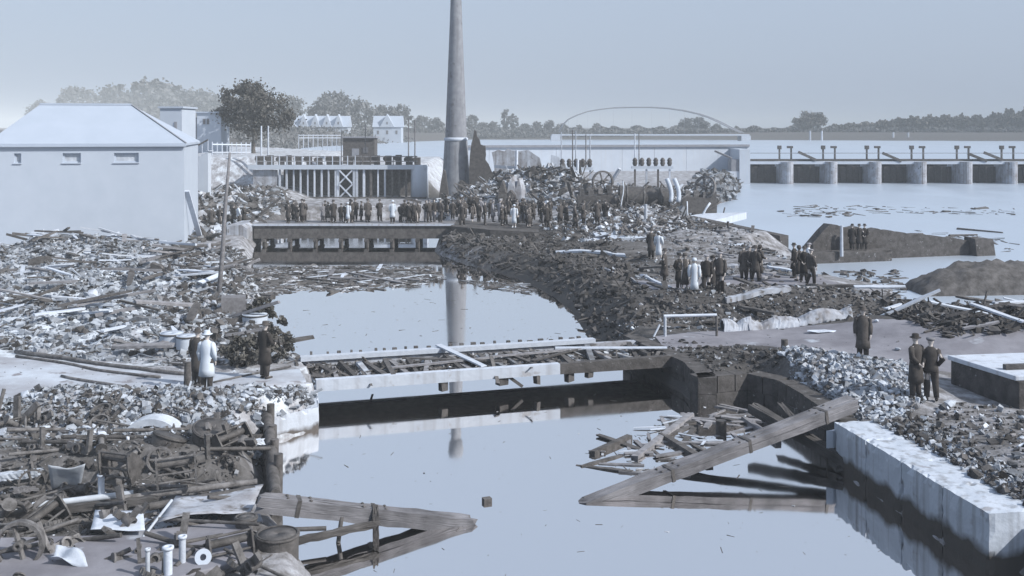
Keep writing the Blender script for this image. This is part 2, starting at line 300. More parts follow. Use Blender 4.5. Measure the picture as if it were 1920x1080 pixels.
# ground shader: pale trodden dirt and sooty burnt ground, patchy, with a painted-in soil attribute
def ground_mat():
    m = bpy.data.materials.new('ground_soil'); m.use_nodes = True; n = m.node_tree.nodes; L = m.node_tree.links; bs = n['Principled BSDF']
    bs.inputs['Roughness'].default_value = .95; bs.inputs['Specular IOR Level'].default_value = .15
    ge = n.new('ShaderNodeNewGeometry'); at = n.new('ShaderNodeAttribute'); at.attribute_name = 'soot'
    a = n.new('ShaderNodeTexNoise'); a.inputs['Scale'].default_value = 1.4; a.inputs['Detail'].default_value = 9; a.inputs['Roughness'].default_value = .7; L.new(ge.outputs['Position'], a.inputs['Vector'])
    ad = n.new('ShaderNodeMath'); ad.operation = 'ADD'; L.new(a.outputs['Fac'], ad.inputs[0]); L.new(at.outputs['Fac'], ad.inputs[1])
    rp = n.new('ShaderNodeValToRGB'); e = rp.color_ramp.elements; e[0].position = .46; e[0].color = (.56, .61, .67, 1); e[1].position = .98; e[1].color = (.075, .072, .071, 1)
    k = e.new(.62); k.color = (.30, .305, .33, 1); k = e.new(.78); k.color = (.14, .136, .137, 1)
    L.new(ad.outputs[0], rp.inputs['Fac']); L.new(rp.outputs['Color'], bs.inputs['Base Color'])
    b = n.new('ShaderNodeTexNoise'); b.inputs['Scale'].default_value = 9; b.inputs['Detail'].default_value = 8; L.new(ge.outputs['Position'], b.inputs['Vector'])
    bp = n.new('ShaderNodeBump'); bp.inputs['Strength'].default_value = .5; bp.inputs['Distance'].default_value = .08; L.new(b.outputs['Fac'], bp.inputs['Height']); L.new(bp.outputs[0], bs.inputs['Normal'])
    return m
GROUND = ground_mat()
xs = np.unique(np.concatenate([steps((-2400, -400, 200), (-400, -120, 25), (-120, -40, 4), (-40, -24, 1.0), (-24, 30, .3), (30, 45, 1.0), (45, 140, 5), (140, 500, 30), (500, 2400, 190))]))
ys = np.unique(np.concatenate([steps((6, 18, 1), (18, 62, .3), (62, 130, .7), (130, 190, 3), (190, 560, 12), (560, 3000, 240))]))
ground = grid_obj('ground', xs, ys, height, GROUND); tag(ground, kind='structure')
X, Y = np.meshgrid(xs, ys); X = X.ravel(); Y = Y.ravel()
def bump2(x, y, cx, cy, rx, ry): return np.exp(-((x - cx) / rx) ** 2 - ((y - cy) / ry) ** 2)
soot = np.full(X.shape, .14)
soot += .6 * bump2(X, Y, 2.6, 58, 4.2, 20) + .22 * bump2(X, Y, 1, 82, 9, 10) + .10 * bump2(X, Y, 12, 60, 12, 14) + .45 * bump2(X, Y, 17, 40, 7, 4.5) + .42 * bump2(X, Y, 7.5, 37.5, 2.5, 4) + .5 * bump2(X, Y, 9, 45.4, 8, 1.5)
soot += .30 * bump2(X, Y, -9.5, 24, 4.5, 4.5) + .18 * bump2(X, Y, 13.5, 25, 3, 5) - .22 * bump2(X, Y, -9.5, 31, 4, 2.6) - .12 * bump2(X, Y, -17, 44, 6, 4) - .36 * bump2(X, Y, -22, 50, 9, 14) + .12 * bump2(X, Y, -16, 60, 5, 9) + .1 * bump2(X, Y, -13, 49, 3, 4)
soot += .25 * bump2(X, Y, -24, 95, 10, 14) + .2 * bump2(X, Y, 12, 108, 14, 8) - .05 * bump2(X, Y, 18, 112, 8, 6) + .12 * bump2(X, Y, 26, 125, 8, 12)
soot = np.where((Y > 124) & (X < 10), .06, soot) + .5 * bump2(X, Y, -8.5, 124, 3.2, 4); soot = np.where(Y > 186, .42, soot)
att = ground.data.attributes.new('soot', 'FLOAT', 'POINT'); att.data.foreach_set('value', soot.astype(np.float32))

def sheet(name, pts, z, m):
    me = bpy.data.meshes.new(name); me.from_pydata([(x, y, z) for x, y in pts], [], [tuple(range(len(pts)))]); me.materials.append(m); me.update(); return tag(link(name, me), kind='structure')
sheet('canal_water', [(-30, 5), (12.5, 5), (12.5, 118), (-30, 118)], WZ, WATER)
sheet('river_water', [(12.51, 28), (900, 28), (900, 181.0), (12.51, 181.0)], WZ, RIVER)
sheet('pool_water', [(-300, 183.0), (900, 183.0), (900, 620), (-300, 620)], PZ, RIVER)

def strip(name, A, B, m, n=60, k=10, lift=.03):   # a road surface between two edge lines, following the ground
    def res(pl):
        pl = np.array(pl, float); s = np.r_[0, np.cumsum(np.hypot(*np.diff(pl, axis=0).T))]; t = np.linspace(0, s[-1], n); return np.stack([np.interp(t, s, pl[:, 0]), np.interp(t, s, pl[:, 1])], 1)
    a, b = res(A), res(B); v = []
    for j in range(k):
        t = j / (k - 1); p = a * (1 - t) + b * t
        if j in (0, k - 1): p = p + NR.uniform(-.12, .12, p.shape)
        z = height(p[:, 0], p[:, 1]) + lift - (.06 if j in (0, k - 1) else 0); v += np.c_[p, z].tolist()
    f = [(j * n + i, j * n + i + 1, (j + 1) * n + i + 1, (j + 1) * n + i) for j in range(k - 1) for i in range(n - 1)]
    me = bpy.data.meshes.new(name); me.from_pydata(v, [], f); me.materials.append(m); me.polygons.foreach_set('use_smooth', [True] * len(f)); me.update()
    return tag(link(name, me), kind='structure')
g2 = lambda *pp: [tuple(G(x, y)[:2]) for x, y in pp]
strip('road', g2((-120, 655), (20, 668), (300, 692), (480, 700), (560, 690)), g2((-120, 770), (20, 760), (250, 738), (420, 738), (575, 716)), ROAD, 90, 14)
strip('road', g2((1225, 630), (1340, 620), (1500, 616), (1640, 622), (1800, 640), (2080, 668)), g2((1250, 655), (1400, 648), (1500, 664), (1620, 690), (1760, 700), (2060, 740)), ROADG, 80, 12)
strip('path', g2((1180, 545), (1290, 550), (1400, 530), (1640, 540)), g2((1230, 565), (1330, 570), (1450, 552), (1640, 556)), ROADG, 50, 8)

# ---------------------------------------------------------------- buildings on the left
def wall_with_windows(mb, o, ux, L, H, t, wins, nrm, mi=0):
    """front wall from o along ux (length L, height H, thickness t along -nrm) with rectangular openings (s0,s1,z0,z1)"""
    ss = sorted({0, L, *[w[0] for w in wins], *[w[1] for w in wins]}); zs = sorted({0, H, *[w[2] for w in wins], *[w[3] for w in wins]})
    for i in range(len(ss) - 1):
        for j in range(len(zs) - 1):
            sm, zm = (ss[i] + ss[i + 1]) / 2, (zs[j] + zs[j + 1]) / 2
            if any(w[0] < sm < w[1] and w[2] < zm < w[3] for w in wins): continue
            a = o + ux * ss[i] + Vector((0, 0, zs[j])); b = o + ux * ss[i + 1] + Vector((0, 0, zs[j]))
            mb.prism([a, b, b + Vector((0, 0, zs[j + 1] - zs[j])), a + Vector((0, 0, zs[j + 1] - zs[j]))], -nrm * t, mi)

def white_house():
    A = Vector((-34.5, 70.0, -.4)); B = Vector((-22.35, 72.5, -.4)); ux = (B - A).normalized(); nrm = Vector((ux.y, -ux.x, 0)); L = (B - A).length; H = 7.2
    D = 11.0; bk = -nrm
    e = empty('white_house', A); e.rotation_euler = (0, 0, 0)
    e.location = (0, 0, 0)
    wins = []
    for px0, px1 in ((48, 60), (130, 161), (218, 261)):
        wins.append(((px0 * 72 / F - 960 * 72 / F - A.x) / ux.x, (px1 * 72 / F - 960 * 72 / F - A.x) / ux.x, 6.08, 6.72))
    m = MB(); wall_with_windows(m, A, ux, L, H, .35, wins, nrm); m.build('wall', PLASTER, e)
    m = MB(); m.prism([B + bk * .36, B + bk * D, B + bk * D + Vector((0, 0, H)), B + bk * .36 + Vector((0, 0, H))], -ux * .35); m.build('wall', PLASTER, e)
    m = MB(); m.prism([A + bk * .36, A + bk * D, A + bk * D + Vector((0, 0, H)), A + bk * .36 + Vector((0, 0, H))], ux * .35); m.build('wall', PLASTER, e)
    m = MB(); m.prism([A + bk * D, B + bk * D, B + bk * D + Vector((0, 0, H)), A + bk * D + Vector((0, 0, H))], -bk * .3); m.build('wall', PLASTER, e)
    z = Vector((0, 0, H + A.z * 0)); ov = .14
    a0, b0 = A + z - ux * ov + nrm * ov, B + z + ux * ov + nrm * ov; a1, b1 = A + z + bk * (D + ov) - ux * ov, B + z + bk * (D + ov) + ux * ov
    r0 = A + z + bk * D * .5 + ux * 2 + Vector((0, 0, 2.7)); r1 = B + z + bk * D * .5 - ux * 4.2 + Vector((0, 0, 2.7)); th = Vector((0, 0, .16))
    m = MB(); vs = [a0, b0, b1, a1, r0, r1]; vs2 = [v + th for v in vs]
    m.add(vs2 + vs, [(0, 1, 5, 4), (1, 2, 5), (2, 3, 4, 5), (3, 0, 4), (6, 9, 8, 7), (0, 6, 7, 1), (1, 7, 8, 2), (2, 8, 9, 3), (3, 9, 6, 0)])
    roof = m.build('roof', ROOFW, e)
    m = MB(); m.bar(b0 + th + Vector((0, 0, .03)), r1 + th + Vector((0, 0, .03)), .1, .06); m.build('hip_cap', GREYW, roof)
    m = MB(); m.bar(r0 + th + Vector((0, 0, .05)), r1 + th + Vector((0, 0, .05)), .18, .12); m.build('ridge_cap', ROOFW, roof)
    m = MB(); m.bar(a0 + nrm * .06 - Vector((0, 0, .02)), b0 + nrm * .06 - Vector((0, 0, .02)), .1, .08); m.build('gutter', ROOFW, roof)
    for w in wins:
        c = A + ux * (w[0] + w[1]) / 2 + bk * .22; f = MB(); ww, hh = w[1] - w[0], w[3] - w[2]; zc = A.z + (w[2] + w[3]) / 2; rz = math.atan2(ux.y, ux.x)
        for s in (-1, 1): f.box((c.x + s * ux.x * (ww / 2 - .05), c.y + s * ux.y * (ww / 2 - .05), zc), (.1, .08, hh), rz)
        for s in (-1, 1): f.box((c.x, c.y, zc + s * (hh / 2 - .045)), (ww - .2, .08, .09), rz)
        fo = f.build('window', PLASTER, e); MB().box((c.x - nrm.x * .03, c.y - nrm.y * .03, zc), (ww - .2, .02, hh - .18), rz).build('pane', STEEL, fo)
        MB().box((c.x + nrm.x * .27, c.y + nrm.y * .27, zc - hh / 2 - .04), (ww + .1, .08, .05), rz).build('sill', PLASTER, fo)
    tag(e, 'long white plastered house with pale hipped roof and small high windows', 'house')
white_house()

def annex():
    d = 92; e = empty('parapet_block'); c0 = P(300, 300, d); w = (337 - 296) * d / F; zt = P(0, 203, d).z
    MB().box((c0.x + w / 2, d + 2, zt / 2), (w, 4, zt)).build('wall', PLASTER, e); MB().box((c0.x + w / 2, d + 2, zt + .08), (w + .3, 4.3, .16)).build('coping', ROOFW, e)
    MB().box((c0.x + w * .72, d - .03, P(0, 238, d).z), (.22, .06, .9)).build('vent', GREYW, e)
    tag(e, 'narrow white parapet block showing just behind the white house', 'building')
annex()
def shed_house():
    d = 150; e = empty('two_tone_house'); x0, x1, x2 = [(p - 960) * d / F for p in (336, 371, 416)]; z0 = 2.6
    zt, zb = P(0, 222, d).z, P(0, 258, d).z
    MB().box(((x0 + x1) / 2, d + 2, (z0 + zt) / 2), (x1 - x0, 4, zt - z0)).build('grey_wall', GREYW, e)
    zt2 = P(0, 212, d).z
    MB().box(((x1 + x2) / 2 + .02, d + 1.7, (z0 + zt2) / 2), (x2 - x1, 4.4, zt2 - z0)).build('white_wall', PLASTER, e)
    r = MB(); r.box(((x1 + x2) / 2, d + 1.7, zt2 + .1), (x2 - x1 + .5, 4.9, .2)); r.build('roof', ROOFW, e)
    MB().box(((x0 + x1) / 2 - .1, d + 2, zt + .07), (x1 - x0 + .2, 4.4, .14)).build('roof', GREYW, e)
    for i, (px, py) in enumerate(((385, 228), (392, 228))):
        p = P(px, py, d); f = MB().box((p.x, d - .52, p.z), (.38, .06, .8)).build('window', GREYW, e); MB().box((p.x, d - .56, p.z), (.26, .02, .66)).build('pane', GLASS, f)
    tag(e, 'two tone house, grey boarded left half and white right half', 'house')
shed_house()
def stair():
    d = 105; e = empty('outside_stair'); a, b = P(336, 292, d), P(390, 262, d); m = MB(); m.bar(a, b, .14, .14); m.build('handrail', CHAR, e)
    for i in range(6):
        t = i / 5; q = a.lerp(b, t); MB().bar((q.x, d, q.z - .07), (q.x, d, q.z - 1.1), .07).build('baluster', PTIMB, e)
    for i in range(9):
        t = i / 8; q = a.lerp(b, t); MB().box((q.x, d + .6, q.z - 1.1), (.42, 1.2, .08)).build('tread', PTIMB, e)
    m = MB(); m.prism([(a.x, d + .02, hz(a.x, d) - .3), (b.x, d + .02, hz(b.x, d) - .3), (b.x, d + .02, b.z - 1.2), (a.x, d + .02, a.z - 1.2)], (0, 1.1, 0)); m.build('stringer_wall', CONCW, e)
    tag(e, 'white outside stair with dark sloping handrail beside the white house', 'stair')
stair()
def picket(px0, px1, py_b, py_t, d, n, label, dz=0):
    e = empty('fence'); a, b = P(px0, py_b, d), P(px1, py_b + dz, d + 6); H = (py_b - py_t) * d / F
    for i in range(n):
        q = a.lerp(b, i / (n - 1)); g = hz(q.x, q.y); MB().box((q.x, q.y, (g + q.z + H) / 2 - .1), (.12, .12, q.z + H - g + .2)).build('post', PTIMB, e)
    for k in (.35, .85): MB().bar(a + Vector((0, -.08, H * k)), b + Vector((0, -.08, H * k)), .06, .16).build('rail', PTIMB, e)
    tag(e, label, 'fence')
picket(398, 470, 296, 266, 140, 9, 'pale post and rail fence in front of the big dark tree')
picket(560, 640, 262, 252, 200, 10, 'low pale fence running in front of the gabled houses')

def gabled(px0, px1, pyb, pyt, d, ng, label):
    e = empty('gabled_house'); x0, x1 = [(p - 960) * d / F for p in (px0, px1)]; zb = P(0, pyb, d).z - 2.2; ze = P(0, pyb - (pyb - pyt) * .45, d).z; zr = P(0, pyt, d).z; Lx = x1 - x0
    MB().box(((x0 + x1) / 2, d + 4, (zb + ze) / 2), (Lx, 8, ze - zb)).build('wall', PLASTER, e)
    m = MB(); m.prism([(x0 - .4, d - .4, ze), (x0 - .4, d + 4, zr - .6), (x0 - .4, d + 8.4, ze)], (Lx + .8, 0, 0)); m.build('roof', ROOFW, e)
    w = Lx / (ng + .6)
    for i in range(ng):
        cx = x0 + Lx * (i + 1.0) / (ng + .6) - w * .2
        g = MB(); g.prism([(cx - w * .42, d - .5, ze - .02), (cx + w * .42, d - .5, ze - .02), (cx, d - .5, zr)], (0, 4, 0)); go = g.build('gable', PLASTER, e)
        MB().box((cx, d - .53, ze + (zr - ze) * .3), (.5, .06, .9)).build('window', GLASS, go)
    for i in range(ng + 2):
        cx = x0 + Lx * (i + .5) / (ng + 2); f = MB().box((cx, d - .03, (zb + ze) / 2 + 1.1), (.8, .08, 1.4)).build('window', GREYW, e); MB().box((cx, d - .08, (zb + ze) / 2 + 1.1), (.6, .03, 1.2)).build('pane', GLASS, f)
    tag(e, label, 'house')
gabled(552, 652, 258, 214, 390, 4, 'row house with four sharp white gables left of the far fence')
gabled(700, 752, 258, 214, 395, 1, 'single white house with one pointed gable among hazy trees')

# ---------------------------------------------------------------- trestle with gate gear, left of the chimney
def trestle():
    d = 121; e = empty('timber_trestle'); X = lambda px: (px - 960) * d / F; zt = P(0, 313, d).z
    b = MB().box(((X(466) + X(800)) / 2, d - .1, zt - .02), (X(800) - X(466), .5, .5)).build('top_beam', CONCW, e)
    MB().box(((X(466) + X(800)) / 2, d + 1.6, zt + .05), (X(800) - X(466), 2.9, .2)).build('deck', TIMB, e)
    MB().box(((X(522) + X(770)) / 2, d + 2.9, zt / 2 - .3), (X(770) - X(522), .2, zt + .3)).build('back_wall', CHAR, e)
    MB().box(((X(474) + X(519)) / 2, d + .3, zt / 2 - .3), (X(519) - X(474), .3, zt - .1)).build('white_panel', STAINC, e)
    for i in range(19):
        px = 524 + i * 13.2
        if 636 < px < 664: continue
        w = random.choice((.16, .2, .26)); MB().box((X(px), d + random.uniform(-.1, .2), zt / 2 - .45), (w, .26, zt + .3)).build('post', PTIMB if (px < 665 or random.random() < .35) else CHAR, e)
    for px in (634, 664): MB().box((X(px), d - .05, zt / 2 - .45), (.26, .3, zt + .3)).build('post', PTIMB, e)
    for k in range(2):
        z0, z1 = .1 + k * 1.6, 1.6 + k * 1.6
        MB().bar((X(637), d - .22, z0), (X(661), d - .22, z1), .1, .16).build('brace', PTIMB, e); MB().bar((X(637), d - .33, z1), (X(661), d - .33, z0), .1, .16).build('brace', PTIMB, e)
    MB().box((X(640), d - .35, .05), (X(800) - X(480), .3, .25)).build('sill_beam', CHAR, e)
    for i in range(22):
        px = 482 + i * 14.2; MB().box((X(px), d - .2, zt + .75), (.1, .1, 1.05)).build('rail_post', PTIMB if i < 14 else CHAR, e)
    for zz in (.65, 1.2): MB().box((X(631), d - .2, zt + zz), (X(784) - X(480), .06, .1)).build('rail', TIMB, e)
    tag(e, 'long timber trestle with white top beam and pale posts before a dark wall', 'trestle')
    for i in range(17):                       # gate lifting gear in a row on the deck
        px = 484 + i * 18.6 + random.uniform(-3, 3); g = empty('gate_gear', (X(px), d + 1.1, zt + .15)); h = random.uniform(.8, 1.25)
        MB().box((0, 0, h / 2), (random.uniform(.55, .9), .5, h)).build('gear_box', DARK, g); MB().tube((-.3, -.27, h * .7), (-.3, -.37, h * .7), .3, n=12).build('hand_wheel', DARK, g)
        tag(g, 'small dark gate lifting gear on the trestle deck', 'machine', 'gate gears on the trestle')
    p = MB(); c = (X(786), 121.5, 0); p.lathe(c, [(1.0, -.8), (1.0, zt + .1), (.92, zt + .2)], 20); tag(p.build('round_pier', CONCW), 'round white pier at the right end of the timber trestle', 'pier')
    k = 0
    for px, py0, py1, r in ((490, 292, 236, .10), (503, 292, 236, .10), (766, 298, 222, .07), (778, 298, 226, .07), (640, 300, 243, .05), (685, 262, 232, .05)):
        q = P(px, py1, 124); m = MB(); m.tube((q.x, 124, P(0, py0, 124).z - 1.5), (q.x, 124, q.z), r * 1.15, r * .85, 8)
        tag(m.build('pole', PTIMB if k < 2 else TIMB), ('white pole behind the trestle, left one of the pair', 'white pole behind the trestle, right one of the pair', 'thin pole left of the chimney, left one of two', 'thin pole left of the chimney, right one of two', 'thin short pole at the left side of the dark shed', 'thin short pole rising from the dark shed')[k], 'pole'); k += 1
trestle()
def dark_shed():
    d = 135; e = empty('dark_shed'); x0, x1 = [(p - 960) * d / F for p in (643, 702)]; zt = P(0, 259, d).z
    MB().box(((x0 + x1) / 2, d + 1.5, (3.2 + zt) / 2), (x1 - x0, 3, zt - 3.2)).build('wall', CHAR, e); MB().box(((x0 + x1) / 2, d + 1.5, zt + .1), (x1 - x0 + .5, 3.6, .18)).build('roof', GREYW, e)
    MB().box((x0 + 1.6, d - .04, 4.4), (.9, .08, 2)).build('door', GREYW, e); MB().box((x1 - 1.1, d - .04, 5.2), (.7, .08, .7)).build('window', GLASS, e)
    tag(e, 'small dark square shed on the bank above the trestle', 'shed')
dark_shed()

# ---------------------------------------------------------------- chimney and ruins
def chimney():
    d = 118; x = (855 - 960) * d / F; e = empty('mill_chimney', (x, d, 0)); z0 = -.6
    prof = [(1.75, z0), (1.62, 1.0), (1.42, 4.0), (1.28, 6.4), (1.2, 6.9), (1.12, 9), (.92, 14), (.72, 19), (.56, 23.5), (.54, 24.6)]
    MB().lathe((0, 0, 0), prof, 32).build('shaft', STACK, e)
    MB().lathe((0, 0, 0), [(1.24, 6.55), (1.34, 6.6), (1.34, 6.85), (1.22, 6.95)], 32).build('band', CONCW, e)
    MB().lathe((0, 0, 0), [(.55, 24.6), (.70, 24.9), (.82, 25.5), (.84, 26.1), (.70, 26.5), (.5, 26.5)], 28).build('crown', STACK, e)
    a = MB(); pts = [(-.36, 0), (.36, 0), (.36, 1.3)] + [(.36 * math.cos(t), 1.3 + .42 * math.sin(t)) for t in (R(40), R(80), R(120), R(160))] + [(-.36, 1.3)]
    a.prism([(px + .75, -1.62, pz + .6) for px, pz in pts], (0, .7, 0)); a.build('flue_door', DARK, e)
    tag(e, 'tall tapered mill chimney rising out of the picture, mirrored in the canal', 'chimney')
chimney()
def shard(name, pts, d, th, m, label, cat='ruin'):
    mb = MB(); mb.prism([P(px, py, d) for px, py in pts], (0, th, 0)); return tag(mb.build(name, m), label, cat)
shard('ruined_wall', [(881, 352), (879, 320), (881, 290), (884, 268), (887, 258), (889, 244), (893, 246), (894, 256), (899, 262), (901, 271), (910, 274), (911, 290), (910, 300), (916, 308), (922, 322), (929, 334), (930, 352)], 116, .9, BRICKD, 'tall jagged black wall fragment standing right of the chimney')
shard('ruined_wall', [(822, 375), (826, 345), (831, 318), (835, 322), (838, 345), (842, 375)], 114, 1.2, BRICKD, 'low dark brick stump against the chimney foot, left side')
shard('ruined_wall', [(928, 330), (925, 300), (922, 286), (934, 281), (946, 284), (952, 278), (960, 282), (975, 284), (990, 281), (1003, 290), (1012, 296), (1016, 312), (1008, 318), (1012, 340)], 117, .8, STAINC, 'broken blotchy wall behind the leaning wreckage in the ruin')
shard('ruined_wall', [(985, 385), (987, 320), (990, 302), (993, 300), (997, 330), (1004, 345), (1016, 385)], 110, .5, PTIMB, 'pointed white wall splinter at the top of the pale slope')
shard('ruined_wall', [(1030, 330), (1034, 290), (1046, 294), (1056, 302), (1060, 330)], 121, .5, CONC, 'low pale wall stub left of the switch rack')
def ruin_bits():
    for i, (px, y0, y1, d, r, m) in enumerate(((968, 365, 282, 112, .16, PTIMB), (1082, 350, 300, 112, .14, PTIMB), (1087, 356, 300, 111, .12, CHAR), (940, 372, 330, 110, .15, CHAR), (958, 375, 345, 108, .2, CONC))):
        a, b = P(px, y0, d), P(px + 1, y1, d); tag(MB().tube((a.x, d, a.z - .4), b, r, r * .9, 8).build('column', m), ('slim white column standing free in the ruin right of the chimney', 'slim white column left of the big flywheel', 'slim dark column left of the big flywheel', 'short dark column at the foot of the ruin', 'thick short pale column among the onlookers')[i], 'column')
    k = 0
    for a, b, w, m in ((((992, 335), (1085, 392)), 107, .3, TIMB), (((1010, 335), (1108, 390)), 106, .22, PTIMB), (((1030, 350), (1112, 396)), 105.5, .26, CHAR), (((1000, 352), (1060, 392)), 105, .25, CHAR), (((925, 322), (960, 362)), 113, .3, CHAR), (((930, 300), (985, 312)), 114, .35, PTIMB), (((908, 352), (938, 320)), 112, .25, CHAR), (((945, 360), (985, 325)), 111, .25, TIMB)):
        pass
    return
ruin_bits()
for i, (a, b, d, w, m, lab) in enumerate((
    ((985, 333), (1085, 390), 106.5, .32, TIMB, 'long grey timber sliding down the pale wreck slope, upper one'), ((1010, 330), (1110, 388), 107.5, .26, PTIMB, 'long pale timber sliding down the wreck slope, outermost one'),
    ((1003, 348), (1075, 396), 105.2, .28, CHAR, 'long charred timber low on the pale wreck slope'), ((925, 322), (962, 362), 112, .3, CHAR, 'charred roof timber leaning left inside the ruin'),
    ((928, 312), (985, 316), 113, .35, PTIMB, 'white lintel lying level across the ruined wall'), ((906, 354), (940, 318), 111, .25, CHAR, 'charred timber crossing the foot of the black wall fragment'),
    ((945, 362), (988, 322), 111.5, .25, TIMB, 'grey timber leaning right against the pointed splinter'), ((1135, 358), (1162, 316), 108, .32, PTIMB, 'bright plank leaning beside the big flywheel'),
    ((1340, 283), (1372, 297), 168, .3, TIMB, 'dark stay running down to the dam abutment'))):
    tag(MB().bar(P(a[0], a[1], d), P(b[0], b[1], d - 1.2), w, w * .8, jit=.03).build('fallen_timber', m), lab, 'timber')

def spoked_wheel(name, c, r, th, label, m, nsp=6, ax=(0.2, -1, 0), tooth=0, group=None, part_hub=True):
    e = empty(name, c); q = Vector(ax).normalized(); rim = MB().lathe((0, 0, 0), [(r, -th / 2), (r, th / 2), (r * .86, th / 2), (r * .86, -th / 2)], 32, axis=q, closed=True, smooth=False)
    qm = q.to_track_quat('Z', 'X').to_matrix()
    if tooth:
        for i in range(tooth):
            t = 2 * math.pi * i / tooth; p = qm @ Vector((r * 1.03 * math.cos(t), r * 1.03 * math.sin(t), 0)); rim.box(p, (r * .09, r * .09, th * .96), rot=qm @ Matrix.Rotation(t, 3, 'Z'))
    rim.build('rim', m, e); MB().lathe((0, 0, 0), [(r * .2, -th * .7), (r * .2, th * .7), (r * .07, th * .7), (r * .07, -th * .7)], 16, axis=q, closed=True).build('hub', m, e)
    for i in range(nsp):
        t = 2 * math.pi * i / nsp + .3; u = qm @ Vector((math.cos(t), math.sin(t), 0)); MB().bar(u * r * .19, u * r * .88, th * .45, r * .1).build('spoke', m, e)
    return tag(e, label, 'wheel', group)
spoked_wheel('flywheel', P(1130, 341, 98.6), 1.05, .3, 'big spoked flywheel half sunk in black wreckage right of the ruin', RUST, 6, (.3, -1, 0))
spoked_wheel('flywheel', P(1322, 351, 100.6), 1.1, .35, 'big tilted flywheel at the river end of the wrecked machines', RUST, 6, (-.8, -1, .25))
def machine(px0, px1, pyt, pyb, d, label, kind):
    e = empty('wrecked_machine'); x0, x1 = [(p - 960) * d / F for p in (px0, px1)]; zb, zt = P(0, pyb, d).z - .3, P(0, pyt, d).z; cx = (x0 + x1) / 2; w = x1 - x0
    if kind == 'boiler':
        e.rotation_euler = (0, R(4), 0); e.location = (0, 0, cx * math.sin(R(4)) - .55); r = (zt - zb) * .42; MB().tube((x0, d + r, zb + r + .5), (x1, d + r, zb + r + .5), r, n=20).build('shell', DARK, e)
        for k in range(3): t = x0 + w * (.15 + .35 * k); MB().lathe((t, d + r, zb + r + .5), [(r + .05, -.06), (r + .05, .06), (r - .05, .06), (r - .05, -.06)], 20, axis=(1, 0, 0), closed=True).build('hoop', RUST, e)
        for k in (.2, .8): MB().box((x0 + w * k, d + r, zb + .4), (.5, r * 1.6, .9)).build('cradle', BRICKD, e)
        MB().tube((x0 + w * .6, d + r, zt - .5), (x0 + w * .6, d + r, zt + .25), .3, n=12).build('dome', DARK, e)
    else:
        e.rotation_euler = (0, R(-3 if cx < 12 else 5), 0); e.location = (0, 0, -cx * math.sin(R(3)) - .45 if cx < 12 else cx * math.sin(R(5)) - .55)
        MB().box((cx, d + .8, (zb + zt) / 2 - .2), (w, 1.6, (zt - zb) * .7), jit=.12).build('bed', DARK, e)
        for k in range(4): t = x0 + w * (.12 + .25 * k); MB().box((t, d + .6, zt - .25), (w * .13, .9, .6 + .3 * (k % 2)), jit=.06).build('bearing', RUST, e)
        MB().tube((x0 - .2, d + .5, zt - .3), (x1 + .2, d + .5, zt - .15), .12, n=10).build('shaft', RUST, e)
    tag(e, label, 'machine')
machine(1086, 1155, 345, 390, 98, 'black wrecked engine bed under the big flywheel', 'bed')
machine(1160, 1252, 342, 390, 97.5, 'black boiler lying between the two flywheels', 'boiler')
machine(1280, 1345, 350, 386, 100, 'low wrecked engine bed under the tilted flywheel', 'bed')
for i, (px, lab) in enumerate(((1250, 'white curved pipe on the right flank of the black boiler, left one'), (1268, 'white curved pipe on the right flank of the black boiler, right one'))):
    d = 97; pts = [P(px + 9 * math.sin(t * 2.2) - (4 if i else 0), 335 + 44 * t, d - t * .6) for t in np.linspace(0, 1, 9)]; tag(MB().curve(pts, .2, 10).build('curved_pipe', CONCW), lab, 'pipe')
def rack(px0, px1, py_beam, n, d, label, poles, gl):
    e = empty('switch_rack'); X = lambda p: (p - 960) * d / F; zb = P(0, py_beam, d).z
    MB().box(((X(px0) + X(px1)) / 2, d, zb), (X(px1) - X(px0), .5, .3)).build('beam', CONCW, e)
    for k in range(4):
        x = X(px0) + (X(px1) - X(px0)) * (k + .3) / 3.6; g = hz(x, d); MB().box((x, d, (g + zb) / 2 - .3), (.2, .2, zb - g + .2)).build('leg', PTIMB if k % 2 else CHAR, e)
    for i in range(n):
        x = X(px0) + (X(px1) - X(px0)) * (i + .5) / n; o = MB().lathe((x, d, zb + .15), [(.14, 0), (.2, .1), (.3, .35), (.22, .5), (.3, .65), (.18, .85), (.08, .95)], 12).build('insulator', DARK, e)
    for j, (px, pyt) in enumerate(poles):
        MB().tube((X(px), d + .4, zb), (X(px), d + .4, P(0, pyt, d).z), .07, .06, 8).build('pole', PTIMB if j % 2 == 0 else TIMB, e)
    tag(e, label, 'rack')
rack(1048, 1112, 316, 5, 118, 'switch rack with a row of dark insulators left of the boiler', [(1053, 247), (1074, 243), (1080, 246), (1099, 252), (1107, 254)], 'r')
rack(1184, 1262, 314, 6, 119, 'switch rack with dark insulators and two poles above the boiler', [(1191, 250), (1199, 250)], 'r')

